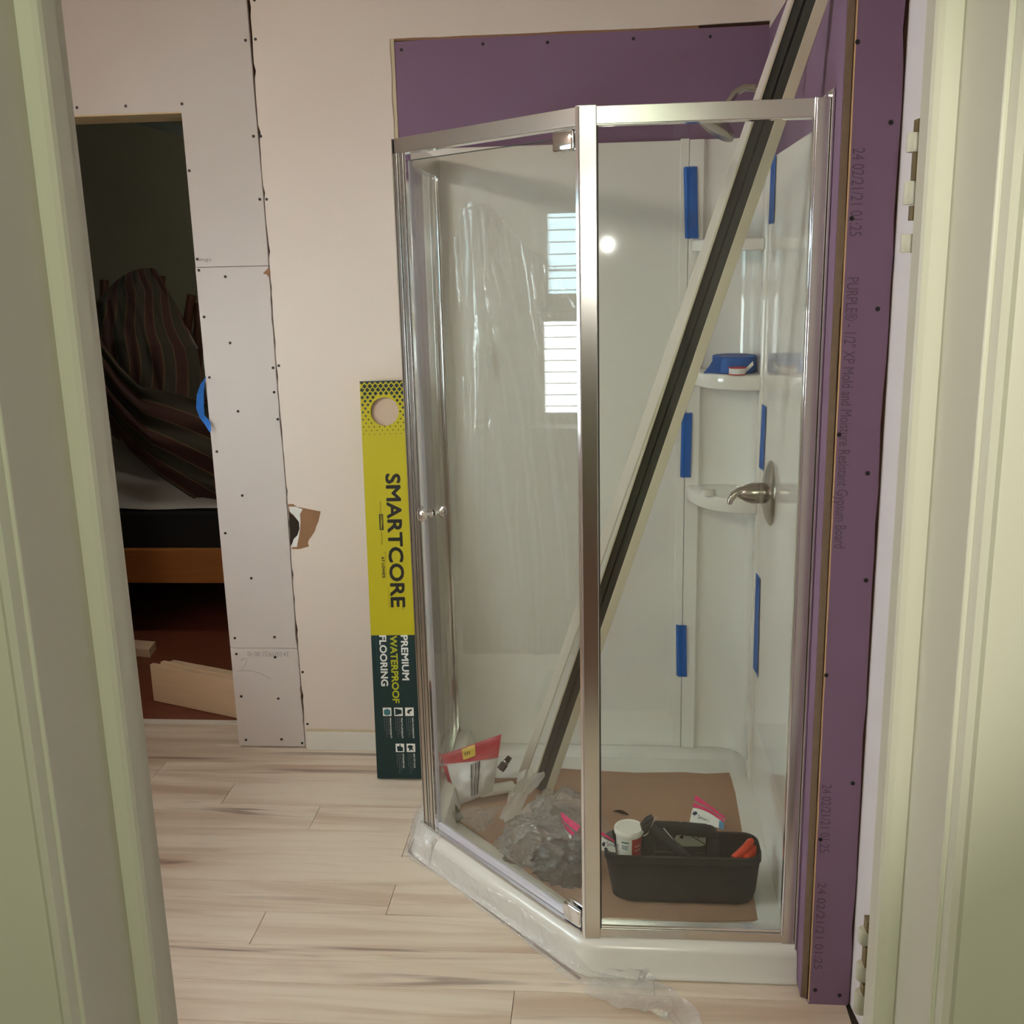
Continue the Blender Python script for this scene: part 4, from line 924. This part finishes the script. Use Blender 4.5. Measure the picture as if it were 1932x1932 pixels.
def cur(c, t):
    t *= len(c)-1; i = min(len(c)-2, int(t)); t -= i; return [lerp(c[i][k], c[i+1][k], t) for k in range(3)]
def qf(u, v):
    a, b_ = cur(lc, v), cur(rc, v); x, y, d = [lerp(a[k], b_[k], u) for k in range(3)]
    return atY(x, y-17*math.sin(math.pi*u)**.7*(1-v)**5, d-.10*math.sin(math.pi*u)*math.sin(math.pi*(.1+.8*v))+.03*vn((u*7, v*5, 2))+.02*vn((u*16, v*6, 5)))
qm = MB().grid(qf, 40, 60, uvf=lambda u, v: (u*1.0+.030*math.sin(v*17+u*2)+.02*math.sin(v*9+4*u)+.25*v, v))
ua = [(181, 628, 4.52), (225, 690, 4.42), (262, 728, 4.36), (330, 742, 4.34), (405, 760, 4.36)]
ub = [(203, 790, 4.36), (245, 850, 4.30), (300, 898, 4.27), (355, 935, 4.27), (425, 972, 4.28)]
def ql(u, v):
    a, b_ = cur(ua, v), cur(ub, v); x, y, d = [lerp(a[k], b_[k], u) for k in range(3)]
    return atY(x, y, d-.05*math.sin(math.pi*u)-.012*math.sin(u*22+3*v)+.02*vn((u*6, v*4, 8)))
qm.grid(ql, 36, 40, uvf=lambda u, v: (u*.72+.05*math.sin(v*3.1)+.03*v, 2+v*.5))
tag(qm.build('striped_quilt', 'quilt', smooth=2), 'dark striped quilt heaped over the upturned chair on the bed', 'quilt')
ch = root('wooden_chair', (-2.15, 5.0, .6), 'dark wooden chair lying upturned under the striped quilt', 'chair')
for p, q, nm in (((197, 528), (198, 640), 'leg'), ((304, 520), (298, 640), 'leg'), ((362, 556), (340, 700), 'leg'), ((376, 572), (372, 720), 'leg')):
    MB().tube([atY(*p, 5.02), atY(*p, 5.02).lerp(atY(*q, 5.0), .5), atY(*q, 5.0)], [.022, .024, .02], 10).build(nm, 'chairwood', ch, smooth=True)
MB().obox(atY(190, 640, 5.08), V((.42, 0, 0)), V((0, .4, 0)), V((0, 0, -.04))).build('seat', 'chairwood', ch, bevel=.01)
for x in (-.42, -.06): MB().tube([V((atY(190, 640, 5.08).x+.46+x, 5.44, 1.12)), V((atY(190, 640, 5.08).x+.46+x, 5.50, .55))], .018, 10).build('back_post', 'chairwood', ch, smooth=True)
MB().box(atY(190, 640, 5.08).x+.04, atY(190, 640, 5.08).x+.40, 5.47, 5.49, .58, .70).build('back_rail', 'chairwood', ch, bevel=.004)
MB().tube([atY(310, 548, 5.03), atY(372, 660, 4.98)], .016, 10).build('stretcher', 'chairwood', ch, smooth=True)
